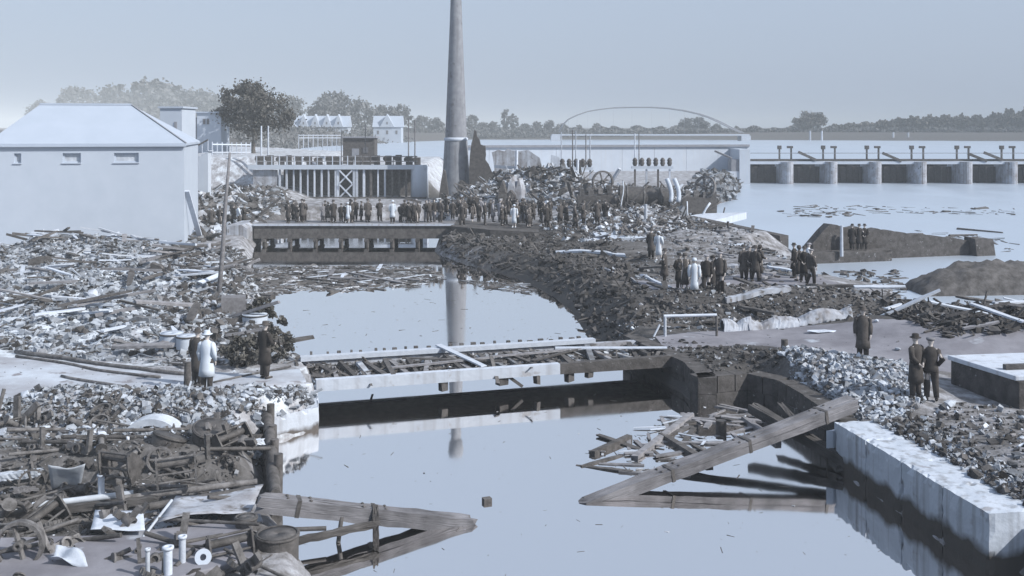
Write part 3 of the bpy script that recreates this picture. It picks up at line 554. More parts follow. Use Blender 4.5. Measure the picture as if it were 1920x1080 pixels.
# ---------------------------------------------------------------- pool wall, dam, arch bridge
def pool_wall():
    e = empty('pool_wall'); a, b = Vector((-9, 168, 0)), Vector((39.5, 177, 0)); zt = P(0, 276, 172).z; n = 9
    for i in range(n):
        p, q = a.lerp(b, i / n), a.lerp(b, (i + .994) / n); MB().prism([(p.x, p.y, -1.5), (q.x, q.y, -1.5), (q.x, q.y, zt), (p.x, p.y, zt)], (0, 1.6, 0)).build('panel', CONCW, e)
    MB().prism([(a.x, a.y - .35, zt + .005), (b.x, b.y - .35, zt + .005), (b.x, b.y - .35, zt + .35), (a.x, a.y - .35, zt + .35)], (0, 2.3, 0)).build('coping', GREYW, e)
    tag(e, 'long white concrete pool wall with dark coping left of the dam', 'wall')
pool_wall()
DY = 172.0
def dam():
    X = lambda p: (p - 960) * DY / F; e = empty('sluice_dam'); zd = P(0, 300, DY).z; zr = P(0, 287, DY).z; zh = P(0, 277, DY).z
    pp = [1390, 1473, 1555, 1637, 1721, 1806, 1890, 1972, 2054]
    for k, px in enumerate(pp[1:]):
        m = MB(); w = .95; pts = [(X(px) - w, DY + 5), (X(px) - w, DY - 1)] + [(X(px) - w * math.cos(t), DY - 1 - 1.2 * math.sin(t)) for t in np.linspace(.2, math.pi - .2, 9)] + [(X(px) + w, DY - 1), (X(px) + w, DY + 5)]
        m.prism([(x, y, WZ - 1) for x, y in pts], (0, 0, zd - .25 - WZ + 1)); m.build('pier', STAINC, e)
        for s in (-1, 1):
            MB().box((X(px) + s * .95, DY + .2, (zd + zh) / 2), (.22, .3, zh - zd)).build('gate_post', CHAR, e)
        MB().box((X(px) - .95, DY + .2, zh + .05), (.6, .5, .6)).build('winch', DARK, e); MB().box((X(px) + .75, DY + .2, zh + .1), (.9, .5, .35)).build('winch', DARK, e); pass
    for k in range(len(pp) - 1):
        x0, x1 = X(pp[k]) + (1.0 if k else .2), X(pp[k + 1]) - 1.0
        g = MB().box(((x0 + x1) / 2, DY + 2.5, (WZ - 1 + zd - 1.15) / 2), (x1 - x0 + .3, .3, zd - 1.15 - WZ + 1)).build('gate', DARK, e)
        for t in range(5): xx = x0 + (x1 - x0) * (t + .5) / 5; MB().box((xx, DY + 2.25, (WZ + zd - 1.15) / 2), (.16, .2, zd - 1.25 - WZ)).build('rib', CHAR, g)
        MB().box(((x0 + x1) / 2 + .4 * (x1 - x0) * (.5 - ((k * 37) % 10) / 20), DY + .7, zd - .6), ((x1 - x0) * .4, .2, .9)).build('raised_gate', CHAR, e)
    MB().box(((X(pp[0]) + X(pp[-1])) / 2, DY + .2, zd), (X(pp[-1]) - X(pp[0]), 1.6, .3)).build('walkway', CHAR, e)
    MB().box(((X(pp[0]) + X(pp[-1])) / 2, DY - .78, zd - .42), (X(pp[-1]) - X(pp[0]), .3, .46)).build('breast_beam', CONCW, e)
    MB().box(((X(pp[0]) + X(pp[-1])) / 2, DY - .5, zr), (X(pp[-1]) - X(pp[0]), .06, .1)).build('rail', GREYW, e)
    for (a, b) in (((1497, 285), (1530, 300)), ((1655, 287), (1690, 302)), ((1815, 288), (1850, 302)), ((1845, 286), (1880, 300))):
        MB().bar(P(a[0], a[1], DY - .9), P(b[0], b[1], DY - .9), .35, .4).build('stay', CHAR, e)
    tag(e, 'sluice dam of concrete piers, dark gates and winch posts across the river', 'dam')
    b = empty('dam_abutment'); MB().box((X(1389), DY + 1, (zh - .2 + WZ - 1) / 2), (1.7, 8, zh - .2 - WZ + 1)).build('end_wall', CONCW, b); MB().box((X(1374), DY - 1.5, 2.0), (1.6, 2.5, 2.0)).build('block', GREYW, b); MB().box((X(1371), DY - 1.3, 0), (2.2, 3, 2.2)).build('footing', CONC, b)
    tag(b, 'white concrete abutment where the dam meets the pool wall', 'abutment')
dam()
def arch_bridge():
    d = 455; e = empty('arch_bridge'); pts = [(1048, 248), (1056, 234), (1066, 224), (1082, 216), (1102, 209), (1125, 205), (1150, 202), (1185, 201), (1222, 201), (1255, 203), (1283, 207), (1310, 213), (1332, 220), (1352, 229), (1370, 238), (1394, 249)]
    for dy in (0, 6):
        rib = MB().curve([P(x, y, d) + Vector((0, dy, 0)) for x, y in pts], .24, 6).build('arch_rib', GREYW, e)
    a, b = P(1035, 253, d), P(1405, 253, d); MB().box(((a.x + b.x) / 2, d + 3, a.z), (b.x - a.x, 7, .6)).build('deck', CONCW, e)
    for x, y in pts[1:-1]:
        q = P(x, y, d); MB().tube(q, (q.x, d, a.z), .035, n=5).build('hanger', STEEL, e)
    for px in (1042, 1398): q = P(px, 253, d); MB().box((q.x, d + 3, 2.2), (4, 8, 5)).build('abutment', CONC, e)
    tag(e, 'thin steel arch bridge far upstream against the sky', 'bridge')
arch_bridge()
for i, (px, y0, y1) in enumerate(((1519, 262, 245), (1541, 262, 245), (1675, 264, 248), (1703, 264, 248), (1755, 265, 257), (1798, 266, 259))):
    d = 470; q = P(px, y1, d); tag(MB().tube((q.x, d, 1.6), q, .45, .4, 8).build('channel_post', PTIMB), ('white marker post before the round dark tree, left one', 'white marker post before the round dark tree, right one', 'white marker post in front of the long wood, leftmost of four', 'white marker post in front of the long wood, second of four', 'white marker post in front of the long wood, third of four', 'white marker post in front of the long wood, rightmost of four')[i], 'post')

rnd = random.Random(31)
for i in range(22):                           # jagged stumps and twisted girders through the burnt mill
    px = rnd.uniform(905, 1380); d = rnd.uniform(99, 116) if px < 1080 else rnd.uniform(99, 108); x = (px - 960) * d / F; g = hz(x, d); H = rnd.uniform(.6, 2.4) * (1.2 if px < 1060 else .7); wd = rnd.uniform(.6, 2.2); n = rnd.randint(4, 7)
    top = [(x - wd / 2 + wd * k / n, d + rnd.uniform(-.1, .1), g + H * rnd.uniform(.35, 1.0)) for k in range(n + 1)]
    m = MB(); m.prism([(x - wd / 2, d, g - .4), (x + wd / 2, d, g - .4)] + top[::-1], (rnd.uniform(-.5, .5), rnd.uniform(.4, .8), 0)); tag(m.build('wall_stump', rnd.choice((BRICKD, STAINC, BRICKD, RUBM))), 'jagged stump of broken wall in the burnt mill', 'ruin', 'wall stumps in the burnt mill')
for i in range(30):
    px = rnd.uniform(900, 1400); d = rnd.uniform(97, 114) if px < 1080 else rnd.uniform(96, 106); x = (px - 960) * d / F; g = hz(x, d); L = rnd.uniform(1.5, 4.5); a = rnd.uniform(0, 3.14); t = rnd.uniform(-.1, .9)
    p0 = Vector((x, d, g + .1)); u = Vector((math.cos(a) * math.cos(t), math.sin(a) * .4 * math.cos(t), abs(math.sin(t)))); pts = [p0 + u * L * k / 6 + Vector((0, 0, .25 * math.sin(k * .7 + i) * (k / 6))) for k in range(7)]
    tag(MB().curve(pts, rnd.uniform(.06, .13), 6).build('twisted_girder', rnd.choice((CHAR, RUST, CHAR, TIMB))), 'twisted burnt girder in the wrecked mill right of the chimney', 'girder', 'twisted girders in the burnt mill')

# ---------------------------------------------------------------- far footbridge with piles
def footbridge():
    e = empty('footbridge'); x0, x1 = -19.7, -4.4; y0, y1 = 81.0, 84.2; zt = .68
    for k in range(16):
        a = x0 + (x1 - x0) * k / 16; b = x0 + (x1 - x0) * (k + .97) / 16; MB().box(((a + b) / 2, (y0 + y1) / 2, zt - .06 + random.uniform(-.012, .012)), (b - a, y1 - y0 - .1, .12)).build('deck_plank', TIMB, e)
    MB().box(((x0 + x1) / 2, y0 + .02, zt - .06), (x1 - x0, .12, .16)).build('edge_beam', CONC, e)
    for yy in (y0 + .25, y1 - .25): MB().box(((x0 + x1) / 2, yy, zt - .62), (x1 - x0, .3, .98)).build('girder', CHAR, e)
    for k in range(8):
        x = x0 + .8 + k * 1.95
        for yy in (y0 + .3, y1 - .3): MB().tube((x, yy, -2.6), (x, yy, zt - 1.12), .17, n=10).build('pile', CHAR, e)
        MB().box((x, (y0 + y1) / 2, zt - 1.25), (.3, y1 - y0 + .3, .22)).build('cap_beam', CHAR, e)
    for a, b in (((468, 418), (527, 370)), ((470, 400), (500, 418)), ((760, 372), (790, 380))): MB().bar(P(a[0], a[1], 82), P(b[0], b[1], 82), .14, .18).build('brace', CHAR, e)
    tag(e, 'low dark timber footbridge on piles across the far canal', 'footbridge')
    m = MB(); m.prism([(-21.3, 79.4, -2), (-19.8, 79.4, -2), (-19.8, 79.4, .5), (-20.2, 79.4, .75), (-21.3, 79.4, .7)], (0, 4.5, 0)); tag(m.build('bridge_abutment', STAINC), 'white concrete abutment at the left end of the far footbridge', 'abutment')
    m = MB(); m.prism([(-4.6, 79.8, -2), (-1.6, 78.4, -2), (2, 78, -2), (2, 78, .35), (-1.6, 78.4, .5), (-4.6, 79.8, .64)], (0, 5.5, 0)); tag(m.build('bridge_abutment', BRICKD), 'black burnt abutment at the right end of the far footbridge', 'abutment')
footbridge()

def chip(o, cuts=14, amt=.025, edge=.075):     # broken, worn arrises on a concrete block
    bm = bmesh.new(); bm.from_mesh(o.data); bmesh.ops.subdivide_edges(bm, edges=bm.edges, cuts=cuts, use_grid_fill=True); bm.normal_update(); mv = []
    for v in bm.verts:
        ns = [f.normal for f in v.link_faces]; sharp = any(ns[0].dot(k) < .7 for k in ns); n1 = noise.noise(v.co * 2.3); n2 = noise.noise(v.co * 7 + Vector((3, 1, 9)))
        mv.append((v, v.normal * (-(max(0, n2 + .15) * edge * 1.6 if sharp else 0) + n1 * amt)))
    for v, d in mv: v.co += d
    bm.to_mesh(o.data); bm.free(); return o
# ---------------------------------------------------------------- near burnt bridge
BA, BB = Vector((-6.2, 33.7, 0)), Vector((6.3, 37.55, 0)); BU = (BB - BA).normalized(); BN = Vector((-BU.y, BU.x, 0)); BL = (BB - BA).length
def bp(s, t, z=0): p = BA + BU * s + BN * t; p.z = z; return p
def near_bridge():
    e = empty('burnt_bridge'); rz = math.atan2(BU.y, BU.x)
    MB().prism([bp(0, 0, -.36), bp(8.2, 0, -.36), bp(8.2, 0, -.01), bp(0, 0, .0)], BN * .28).build('girder', CONC, e)
    MB().prism([bp(8.2, .01, -.37), bp(BL, .01, -.40), bp(BL, .01, .0), bp(8.2, .01, -.02)], BN * .27).build('girder', BRICKD, e)
    MB().prism([bp(0, 2.9, -.36), bp(BL, 2.9, -.36), bp(BL, 2.9, -.03), bp(0, 2.9, -.03)], BN * .28).build('girder', STAINC, e)
    MB().prism([bp(.1, .3, -.33), bp(BL - .1, .3, -.33), bp(BL - .1, 2.88, -.33), bp(.1, 2.88, -.33)], Vector((0, 0, .12))).build('burnt_deck', CHAR, e)
    b = MB().bar(bp(-.2, 2.95, .09), bp(10.6, 2.95, .09), .32, .15).build('guard_beam', PTIMB, e)
    for k in range(26):
        s = .3 + k * .41 + random.uniform(-.12, .12); MB().box(bp(s, 3.16 + random.uniform(0, .06), .12 + random.uniform(0, .05)), (random.uniform(.06, .2), .12, random.uniform(.1, .2)), rz).build('bolt_head', CHAR, b)
    for k in range(34):                       # burnt cross ties, uneven, some missing
        s = .3 + k * .38 + random.uniform(-.1, .1)
        if random.random() < .12: continue
        t0, t1 = random.uniform(.05, .6), random.uniform(2.2, 2.75); a = bp(s, t0, random.uniform(-.16, -.05)); c = bp(s + random.uniform(-.7, .7), t1, random.uniform(-.14, .02))
        MB().bar(a, c, random.uniform(.12, .2), random.uniform(.07, .13), jit=.015).build('tie', random.choice((CHAR, TIMB, CHAR, CHAR, TIMB, RUBM)), e)
    for s, t, w, h in ((4.15, .15, .22, .2), (6.2, .2, .35, .16), (7.4, .1, .14, .2), (8.6, .2, .25, .22), (9.3, .15, .2, .12)):
        MB().box(bp(s, t, -.40 - h / 2), (w, .25, h + .1), rz + .3, jit=.02).build('hanger_stub', CHAR, e)
    MB().bar(bp(6.45, .15, -.38), bp(6.9, .2, -.72), .14, .1).build('hanger_stub', CHAR, e)
    tag(e, 'burnt low bridge over the canal with pale girder and white guard beam', 'bridge')
    k = 0
    for a, c, w, m, lab in ((bp(4.7, 3.2, .22), bp(5.6, .3, .02), .14, PTIMB, 'pale plank lying slantwise across the burnt bridge, its end raised'), (bp(2.6, 1.0, .02), bp(6.3, 1.5, .04), .1, TIMB, 'long thin grey plank lying along the burnt bridge, left half'), (bp(6.0, 1.6, .03), bp(11.2, 2.0, .05), .12, TIMB, 'long grey plank lying along the burnt bridge, right half'),
                            (bp(7.4, .6, .02), bp(10.4, 2.4, .06), .11, CHAR, 'charred plank lying slantwise on the right half of the burnt bridge'), (bp(3.2, 2.3, .03), bp(6.4, .8, .03), .09, CHAR, 'charred plank lying slantwise on the left half of the burnt bridge'), (bp(8.8, 2.2, .06), bp(12.6, .9, .1), .14, PTIMB, 'pale bent plank at the right end of the burnt bridge')):
        tag(MB().bar(a, c, w * 1.6, .05, jit=.01).build('loose_plank', m), lab, 'plank')
near_bridge()
m = MB(); m.prism([(-5.75, 31.6, -2.4), (-7.05, 30.2, -2.4), (-9.0, 31.2, -2.4), (-8.2, 34.6, -2.4), (-6.15, 33.66, -2.4)], (0, 0, 2.12)); tag(chip(m.build('bridge_abutment', CONC)), 'white concrete block at the water under the left bridge end', 'abutment')
m = MB(); m.prism([(-6.22, 33.72, -2.4), (-8.1, 34.6, -2.4), (-8.9, 37.6, -2.4), (-6.95, 36.85, -2.4)], (0, 0, 2.05)); tag(m.build('bridge_abutment', STAINC), 'stained concrete seat directly under the left bridge end', 'abutment')
def dark_wall():
    pl = [(4.3, 41.2), (5.9, 36.5), (6.0, 34.1), (7.7, 34.75), (8.45, 33.8), (8.75, 31.9), (8.95, 29.6), (8.75, 28.7)]; e = empty('canal_wall')
    for i in range(len(pl) - 1):
        a, b = Vector((*pl[i], 0)), Vector((*pl[i + 1], 0)); u = (b - a).normalized(); nn = Vector((-u.y, u.x, 0))
        if i in (0, 1): nn = nn
        for r in range(4):                    # courses of stone
            z0 = -2.2 + r * .55; L = (b - a).length; s = 0
            while s < L - .01:
                w = min(random.uniform(.5, 1.0), L - s); w = L - s if L - s - w < .25 else w; o = random.uniform(-.03, .03)
                p, q = a + u * (s + .012), a + u * (s + w - .012)
                MB().prism([(p.x + nn.x * o, p.y + nn.y * o, z0), (q.x + nn.x * o, q.y + nn.y * o, z0), (q.x + nn.x * o, q.y + nn.y * o, z0 + .535), (p.x + nn.x * o, p.y + nn.y * o, z0 + .535)], nn * .6).build('stone', BRICKD, e); s += w
    tag(e, 'black sooty stone wall curving from the right bridge end along the canal', 'wall')
dark_wall()

# ---------------------------------------------------------------- right canal wall and platform
def right_wall():
    e = empty('concrete_wall'); far, near = Vector((8.48, 28.0, 0)), Vector((9.56, 21.3, 0)); u = (near - far).normalized(); nn = Vector((-u.y, u.x, 0)) ; nn = nn if nn.x > 0 else -nn
    k = 4; L = (near - far).length
    for i in range(k):
        p, q = far + u * L * i / k, far + u * (L * (i + 1) / k - .012); z = .27 - .03 * (i % 2) * 0
        mb_ = MB().prism([(p.x, p.y, -2.6), (q.x, q.y, -2.6), (q.x, q.y, z), (p.x, p.y, z)], nn * 2.1); chip(mb_.build('bay', REFLC, e))
    MB().prism([(8.28, 28.02, -2.6), (8.46, 28.02, -2.6), (8.46, 28.02, .02), (8.28, 28.02, .02)], nn * 1.2 + Vector((0, .45, 0))).build('step', REFLC, e)
    a, b = Vector((10.55, 21.28, 0)), Vector((12.0, 12, 0)); MB().prism([(a.x, a.y, -2.6), (b.x, b.y, -2.6), (b.x, b.y, .15), (a.x, a.y, .15)], (2, .3, 0)).build('recessed_bay', REFLC, e)
    tag(e, 'thick streaked concrete wall along the right edge of the canal', 'wall')
right_wall()
def platform():
    e = empty('platform'); pts = [(13.55, 33.1), (14.35, 30.3), (18.5, 31.0), (18.2, 33.8)]; zt = .92
    MB().prism([(x * .985 + .28, y * .997, -.6) for x, y in pts], (0, 0, zt - .14 + .6)).build('base', BRICKD, e); MB().prism([(x, y, zt - .13) for x, y in pts], (0, 0, .14)).build('slab', CONC, e, bevel=.02)
    tag(e, 'raised platform with flat white slab top above the right rubble', 'platform')
    o = MB(); o.box((14.95, 31.2, zt + .09), (1.1, .16, .14), .15); tag(o.build('iron_bar', DARK), 'short dark bar lying on the white platform slab', 'bar')
platform()

# ---------------------------------------------------------------- big timbers in the water, poles, rails
PROF = [(-.5, -.5), (.5, -.5), (.5, .02), (.46, .05), (.5, .08), (.5, .5), (.20, .5), (.18, .45), (.16, .5), (-.2, .5), (-.22, .46), (-.24, .5), (-.5, .5), (-.5, -.1), (-.47, -.12), (-.5, -.14)]
PACC = np.r_[0, np.cumsum([math.dist(PROF[i], PROF[i + 1]) for i in range(len(PROF) - 1)])].tolist()
def timber(name, a, b, w, h, m, lab, cat='timber', n=1, taper=1.0):
    a, b = Vector(a), Vector(b); d = (b - a); q = d.to_track_quat('X', 'Z').to_matrix(); mb = MB(); K = 14; rings = []; N = len(PROF)
    for k in range(K + 1):
        t = k / K; c = a + d * t; s = 1 - (1 - taper) * t
        for yy, zz in PROF:
            rings.append(c + q @ Vector((0, yy * w * s + random.uniform(-.012, .012), zz * h * s + random.uniform(-.015, .015))) + d.normalized() * (random.uniform(-.22, .05) if k in (0, K) else 0))
    fs = [(N * k + i, N * k + (i + 1) % N, N * k + N + (i + 1) % N, N * k + N + i) for k in range(K) for i in range(N)] + [tuple(reversed(range(N))), tuple(N * K + i for i in range(N))]
    mb.add(rings, fs); o = mb.build(name, TIMBG if m is TIMB else CHARG if m is CHAR else m); me = o.data; uv = me.uv_layers.new(name='grain'); Lg = d.length; sd = random.uniform(0, 50)
    for lp in me.loops: uv.data[lp.index].uv = (sd + Lg * (lp.vertex_index // N) / K, (PACC[lp.vertex_index % N]) * max(w, h) * 2)
    return tag(o, lab, cat)
BEAM_R = timber('fallen_beam', (9.25, 29.15, .42), (1.62, 25.45, -1.07), .48, .34, TIMB, 'huge squared beam sloping from the right wall down into the canal', taper=.8)
timber('fallen_beam', (8.9, 29.3, .2), (4.2, 27.6, -.92), .2, .18, CHAR, 'thin dark timber just behind the huge sloping beam')
timber('fallen_beam', (7.0, 30.6, -.1), (9.0, 27.0, -.75), .3, .25, CHAR, 'dark timber wedged under the far corner of the right wall')
timber('fallen_beam', (7.9, 31.2, -.2), (8.5, 27.5, -.85), .18, .18, CHAR, 'thinner dark timber beside the one wedged under the wall corner')
BEAM_L = timber('fallen_beam', (-5.3, 22.75, -.02), (-.85, 24.15, -1.02), .36, .34, TIMB, 'heavy squared beam pointing out of the left bank into the water')
timber('fallen_beam', (-5.0, 21.8, -.6), (-2.9, 23.2, -.62), .1, .14, CHAR, 'thin black strut under the heavy left beam')
timber('fallen_beam', (-2.95, 23.1, -1.2), (-3.0, 23.35, -.3), .12, .16, CHAR, 'short black stump propping the heavy left beam')
for i, (a, b) in enumerate((((-5.2, 22.6, -.55), (-4.0, 22.9, -.62)), ((-3.7, 23.1, -.45), (-3.75, 22.95, -.95)))):
    tag(MB().tube(a, b, .05, n=8).build('bent_rod', DARK), ('thin dark rod reaching from the rusty drum under the left beam', 'short hooked rod hanging under the left beam')[i], 'rod')
def leaning_pole():
    m = MB(); b, t = G(408, 556), P(431, 286, 51.5); m.curve([b - Vector((0, 0, .6)), b.lerp(t, .3) + Vector((.06, 0, 0)), b.lerp(t, .65), t], [.13, .11, .085, .06], 10); tag(m.build('leaning_pole', TIMB), 'tall thin pole leaning slightly right in the left rubble field', 'pole')
    a, b = G(376, 448), P(350, 358, 73); tag(MB().bar(a, b, .35, .12).build('leaning_plank', PTIMB), 'white plank leaning against the corner of the white house', 'plank')
    q = G(352, 745); tag(MB().tube((q.x, q.y, -.2), (q.x, q.y, 1.05), .14, .10, 10).build('stake', CHAR), 'dark stake standing at the near road edge beside the white coat', 'stake')
    q = Vector(((1578 - 960) * 70.4 / F, 70.4, 0)); tag(MB().tube((q.x, q.y, -.5), (q.x, q.y, 1.55), .12, .09, 8).build('post', PTIMB), 'white post standing in front of the long dark ruined wall', 'post')
    q = G(1211, 428, .5); tag(MB().tube((q.x, q.y, 0), (q.x, q.y, 2.3), .13, .11, 8).build('post', PTIMB), 'white post standing alone in the right ruins before the boiler', 'post')
    q = G(1365, 443, 0); tag(MB().tube((q.x, q.y, -1), (q.x, q.y, 1.1), .1, .09, 8).build('post', CHAR), 'dark stub post in the pale water by the low river wall', 'post')
    q = G(1471, 660); tag(MB().tube((q.x, q.y, -.2), (q.x, q.y, .45), .13, .12, 10).build('bollard', CHAR), 'short dark bollard at the near edge of the right road', 'bollard')
leaning_pole()
def white_rail():
    e = empty('pipe_rail'); a = G(1247, 628, .1); z = .82; b = Vector((a.x + 2.0, a.y + .15, z + .02))
    MB().tube((a.x, a.y, -.1), (a.x, a.y, z), .055, n=10).build('post', PTIMB, e); MB().tube((a.x - .05, a.y, z), b, .055, n=10).build('rail', PTIMB, e); MB().tube((b.x, b.y, -.1), (b.x, b.y, z), .05, n=10).build('post', CHAR, e)
    MB().tube((a.x - .45, a.y - .1, .05), (a.x - .2, a.y, .5), .035, n=8).build('stay', PTIMB, e); tag(e, 'white pipe rail with one post at the right end of the burnt bridge', 'rail')
white_rail()
def crumpled(name, px0, px1, py, H, seed, lab, m=STAINC):
    rnd = random.Random(seed); a, b = G(px0, py), G(px1, py - 3); n, k = 22, 9; v = []
    for i in range(n):
        t = i / (n - 1); c = a.lerp(b, t); hh = H * (.6 + .4 * abs(math.sin(t * 4 + seed))) * (.98 + .04 * rnd.random())
        for j in range(k):
            s = j / (k - 1); ang = math.pi * (s * 1.05 - .02); v.append((c.x + rnd.uniform(-.02, .02), c.y + .45 - .5 * math.cos(ang) * (.95 + .1 * rnd.random()), hz(c.x, c.y) - .12 + hh * math.sin(ang) + rnd.uniform(-.012, .012)))
    f = [(i * k + j, i * k + j + 1, (i + 1) * k + j + 1, (i + 1) * k + j) for i in range(n - 1) for j in range(k - 1)]
    me = MB().add(v, f, 0, False).mesh(name, m); o = link(name, me); s = o.modifiers.new('thick', 'SOLIDIFY'); s.thickness = .05; return tag(o, lab, 'pipe')
crumpled('crushed_culvert', 1358, 1412, 624, .6, 1, 'crushed pale culvert section beside the white pipe rail')
crumpled('crushed_culvert', 1405, 1500, 622, .55, 2, 'crushed pale culvert section, the middle of three by the road')
crumpled('crushed_culvert', 1500, 1600, 618, .6, 3, 'crushed pale culvert section nearest the man on the road', STAINC)
def long_ruin():
    a, b = Vector((19.9, 71.2, -1.2)), Vector((33.2, 75.2, -1.2)); n = 26; rnd = random.Random(3); top = []
    for i in range(n + 1):
        t = i / n; h = 2.9 - 1.75 * t + rnd.uniform(-.1, .1); h = min(h, 1.2 + t * 14) ; top.append(a.lerp(b, t) + Vector((0, 0, h)))
    m = MB(); m.prism([a, b] + top[::-1], (-.2, .8, 0)); tag(m.build('ruined_wall', BRICKD), 'long low black ruined wall by the river, its top sloping right', 'ruin')
    m = MB(); m.box((33.0, 75.0, -.5), (1.5, 1.3, 1.6), .3, jit=.15); tag(m.build('wall_block', BRICKD), 'black wall block at the right end of the long ruined wall', 'ruin')
    a, b = Vector((15.3, 89.5, -1.3)), Vector((20.1, 77.3, -1.3)); m = MB(); m.prism([a, b, b + Vector((0, 0, 1.5)), a + Vector((0, 0, 1.9))], (-.7, -.3, 0)); tag(m.build('river_wall', BRICKD), 'low dark river wall running back beside the pale shallows', 'wall')
    for i, (p0, p1, p2, p3, z, lab) in enumerate((((1112, 436), (1305, 430), (1300, 447), (1120, 446), .62, 'long white floor slab in the middle of the right ruins'), ((1230, 462), (1395, 456), (1392, 474), (1235, 474), .58, 'pale floor slab behind the group with the white dress'), ((1268, 408), (1320, 400), (1400, 398), (1330, 415), .3, 'pale slab at the river edge behind the right ruins'))):
        q = [G(*p, z) for p in (p3, p2, p1, p0)]; m = MB(); m.prism([(v.x, v.y, z - .6) for v in q], (0, 0, .6)); tag(m.build('floor_slab', CONCW if i == 0 else CONC), lab, 'slab')
long_ruin()
def dark_mound():
    n, k = 40, 16; v = []; rnd = random.Random(9)
    for i in range(n):
        for j in range(k):
            u = i / (n - 1) * 2 - 1; w = j / (k - 1) * 2 - 1; r = min(1, u * u + w * w); h = 1.75 * (1 - u * u) ** .55 * (1 - w * w) ** .6
            v.append((27.2 + u * 5.4, 59.0 + w * 2.1 + u * .6, -1.15 + h * (1 + .25 * noise.noise((u * 6, w * 3, 1)))  + .07 * rnd.uniform(-1, 1)))
    f = [(i * k + j, i * k + j + 1, (i + 1) * k + j + 1, (i + 1) * k + j) for i in range(n - 1) for j in range(k - 1)]
    o = link('charred_mound', MB().add(v, f, 0, True).mesh('charred_mound', RUBD)); tag(o, 'smooth black mound rising from the shallows at the right edge', 'mound')
dark_mound()
m = MB(); c = G(913, 941, WZ); m.box((c.x, c.y, WZ + .02), (.2, .16, .16), .4); tag(m.build('floating_box', CHAR), 'small dark box floating alone in the middle of the canal', 'box')
for i, (a, b) in enumerate((((1795, 430), (1880, 437)), ((1780, 443), (1832, 441)), ((1700, 441), (1730, 439)))):
    p, q = G(*a, WZ), G(*b, WZ); tag(MB().tube(p, q, .16, .1, 8).build('floating_log', CHAR), ('long dark log floating in the river above the ruined wall', 'shorter dark log floating just below the long log', 'small dark log floating above the middle of the ruined wall')[i], 'log')

def crib():
    pl = [(-6.95, 30.1), (-6.55, 28.6), (-6.15, 27.0), (-5.7, 25.4), (-5.3, 23.9)]; e = empty('timber_crib')
    for i in range(len(pl) - 1):
        a, b = Vector((*pl[i], 0)), Vector((*pl[i + 1], 0)); u = (b - a).normalized()
        for k in range(5): MB().tube(a - u * .15 + Vector((random.uniform(-.05, .05), 0, -1.25 + .27 * k)), b + u * .15 + Vector((random.uniform(-.05, .05), 0, -1.25 + .27 * k + random.uniform(-.05, .05))), .15, .13, 9).build('log', CHAR, e)
        MB().tube((a.x + .1, a.y, -2), (a.x + .12, a.y, random.uniform(-.1, .25)), .11, n=9).build('stake', CHAR, e)
    tag(e, 'black log crib holding the left bank below the burnt machines', 'crib wall')
crib()

def irons(beam, a, b, w_, h_, ts, taper):     # iron straps and bolt heads on a lock timber
    a, b = Vector(a), Vector(b); d = b - a; q = d.to_track_quat('X', 'Z').to_matrix()
    for t in ts:
        s = 1 - (1 - taper) * t; c = a + d * t; MB().box(c, (.09, w_ * s + .03, h_ * s + .03), rot=q).build('iron_strap', DARK, beam)
        for yy in (-.28, .28):
            for dx in (.25, -.25):
                p = c + q @ Vector((dx, yy * w_ * s, h_ * s * .5)); MB().lathe(p, [(.035, -.02), (.035, .025), (.015, .035)], 6, axis=q @ Vector((0, 0, 1))).build('bolt', DARK, beam)
irons(BEAM_R, (9.25, 29.15, .42), (1.62, 25.45, -1.07), .48, .34, (.12, .42, .7), .8)
irons(BEAM_L, (-5.3, 22.75, -.02), (-.85, 24.15, -1.02), .36, .34, (.15, .5), 1.0)

m = MB(); m.prism([(19.2, 69.9, -1.6), (25.6, 71.6, -1.6), (25.4, 72.6, -1.6), (19.4, 71.1, -1.6)], (0, 0, 1.4)); tag(chip(m.build('river_ledge', BRICKD), 10, .05, .1), 'low dark stone ledge at the foot of the long ruined wall', 'ledge')

# ---------------------------------------------------------------- rubble and loose debris
def in_poly(poly, n, rs, clump=False, land=False):
    poly = np.array(poly, float); lo, hi = poly.min(0), poly.max(0); out = np.zeros((0, 2))
    while len(out) < n:
        q = rs.uniform(lo, hi, (max(200, n * 2), 2)); ok = sdf(poly, q[:, 0], q[:, 1]) > 0
        if clump: ok &= wob(q[:, 0] + 5, q[:, 1], .8) > rs.uniform(-1.0, .35, len(q))
        if land: ok &= (sdf(CANAL, q[:, 0], q[:, 1]) < -.12) & (sdf(RIVERP, q[:, 0], q[:, 1]) < -.1)
        if land:
            for av in AVOID: ok &= (sdf(av, q[:, 0], q[:, 1]) < 0) | (rs.uniform(0, 1, len(q)) < .08)
        out = np.r_[out, q[ok]]
    return out[:n]
def rotm(rs, n, tilt):
    a = rs.uniform(0, 6.283, n); t = rs.normal(0, tilt, n); u = rs.normal(0, tilt, n); ca, sa, ct, st, cu, su = np.cos(a), np.sin(a), np.cos(t), np.sin(t), np.cos(u), np.sin(u)
    Z = np.zeros(n); O = np.ones(n)
    Rz = np.stack([ca, -sa, Z, sa, ca, Z, Z, Z, O], -1).reshape(n, 3, 3); Ry = np.stack([ct, Z, st, Z, O, Z, -st, Z, ct], -1).reshape(n, 3, 3); Rx = np.stack([O, Z, Z, Z, cu, -su, Z, su, cu], -1).reshape(n, 3, 3)
    return Rz @ Ry @ Rx
AVOID = [np.array(g2((1180, 545), (1290, 550), (1400, 530), (1640, 540), (1640, 556), (1450, 552), (1330, 570), (1230, 565))), np.array(g2((1040, 462), (1180, 470), (1260, 500), (1400, 505), (1400, 512), (1250, 512), (1170, 484), (1050, 474)))]
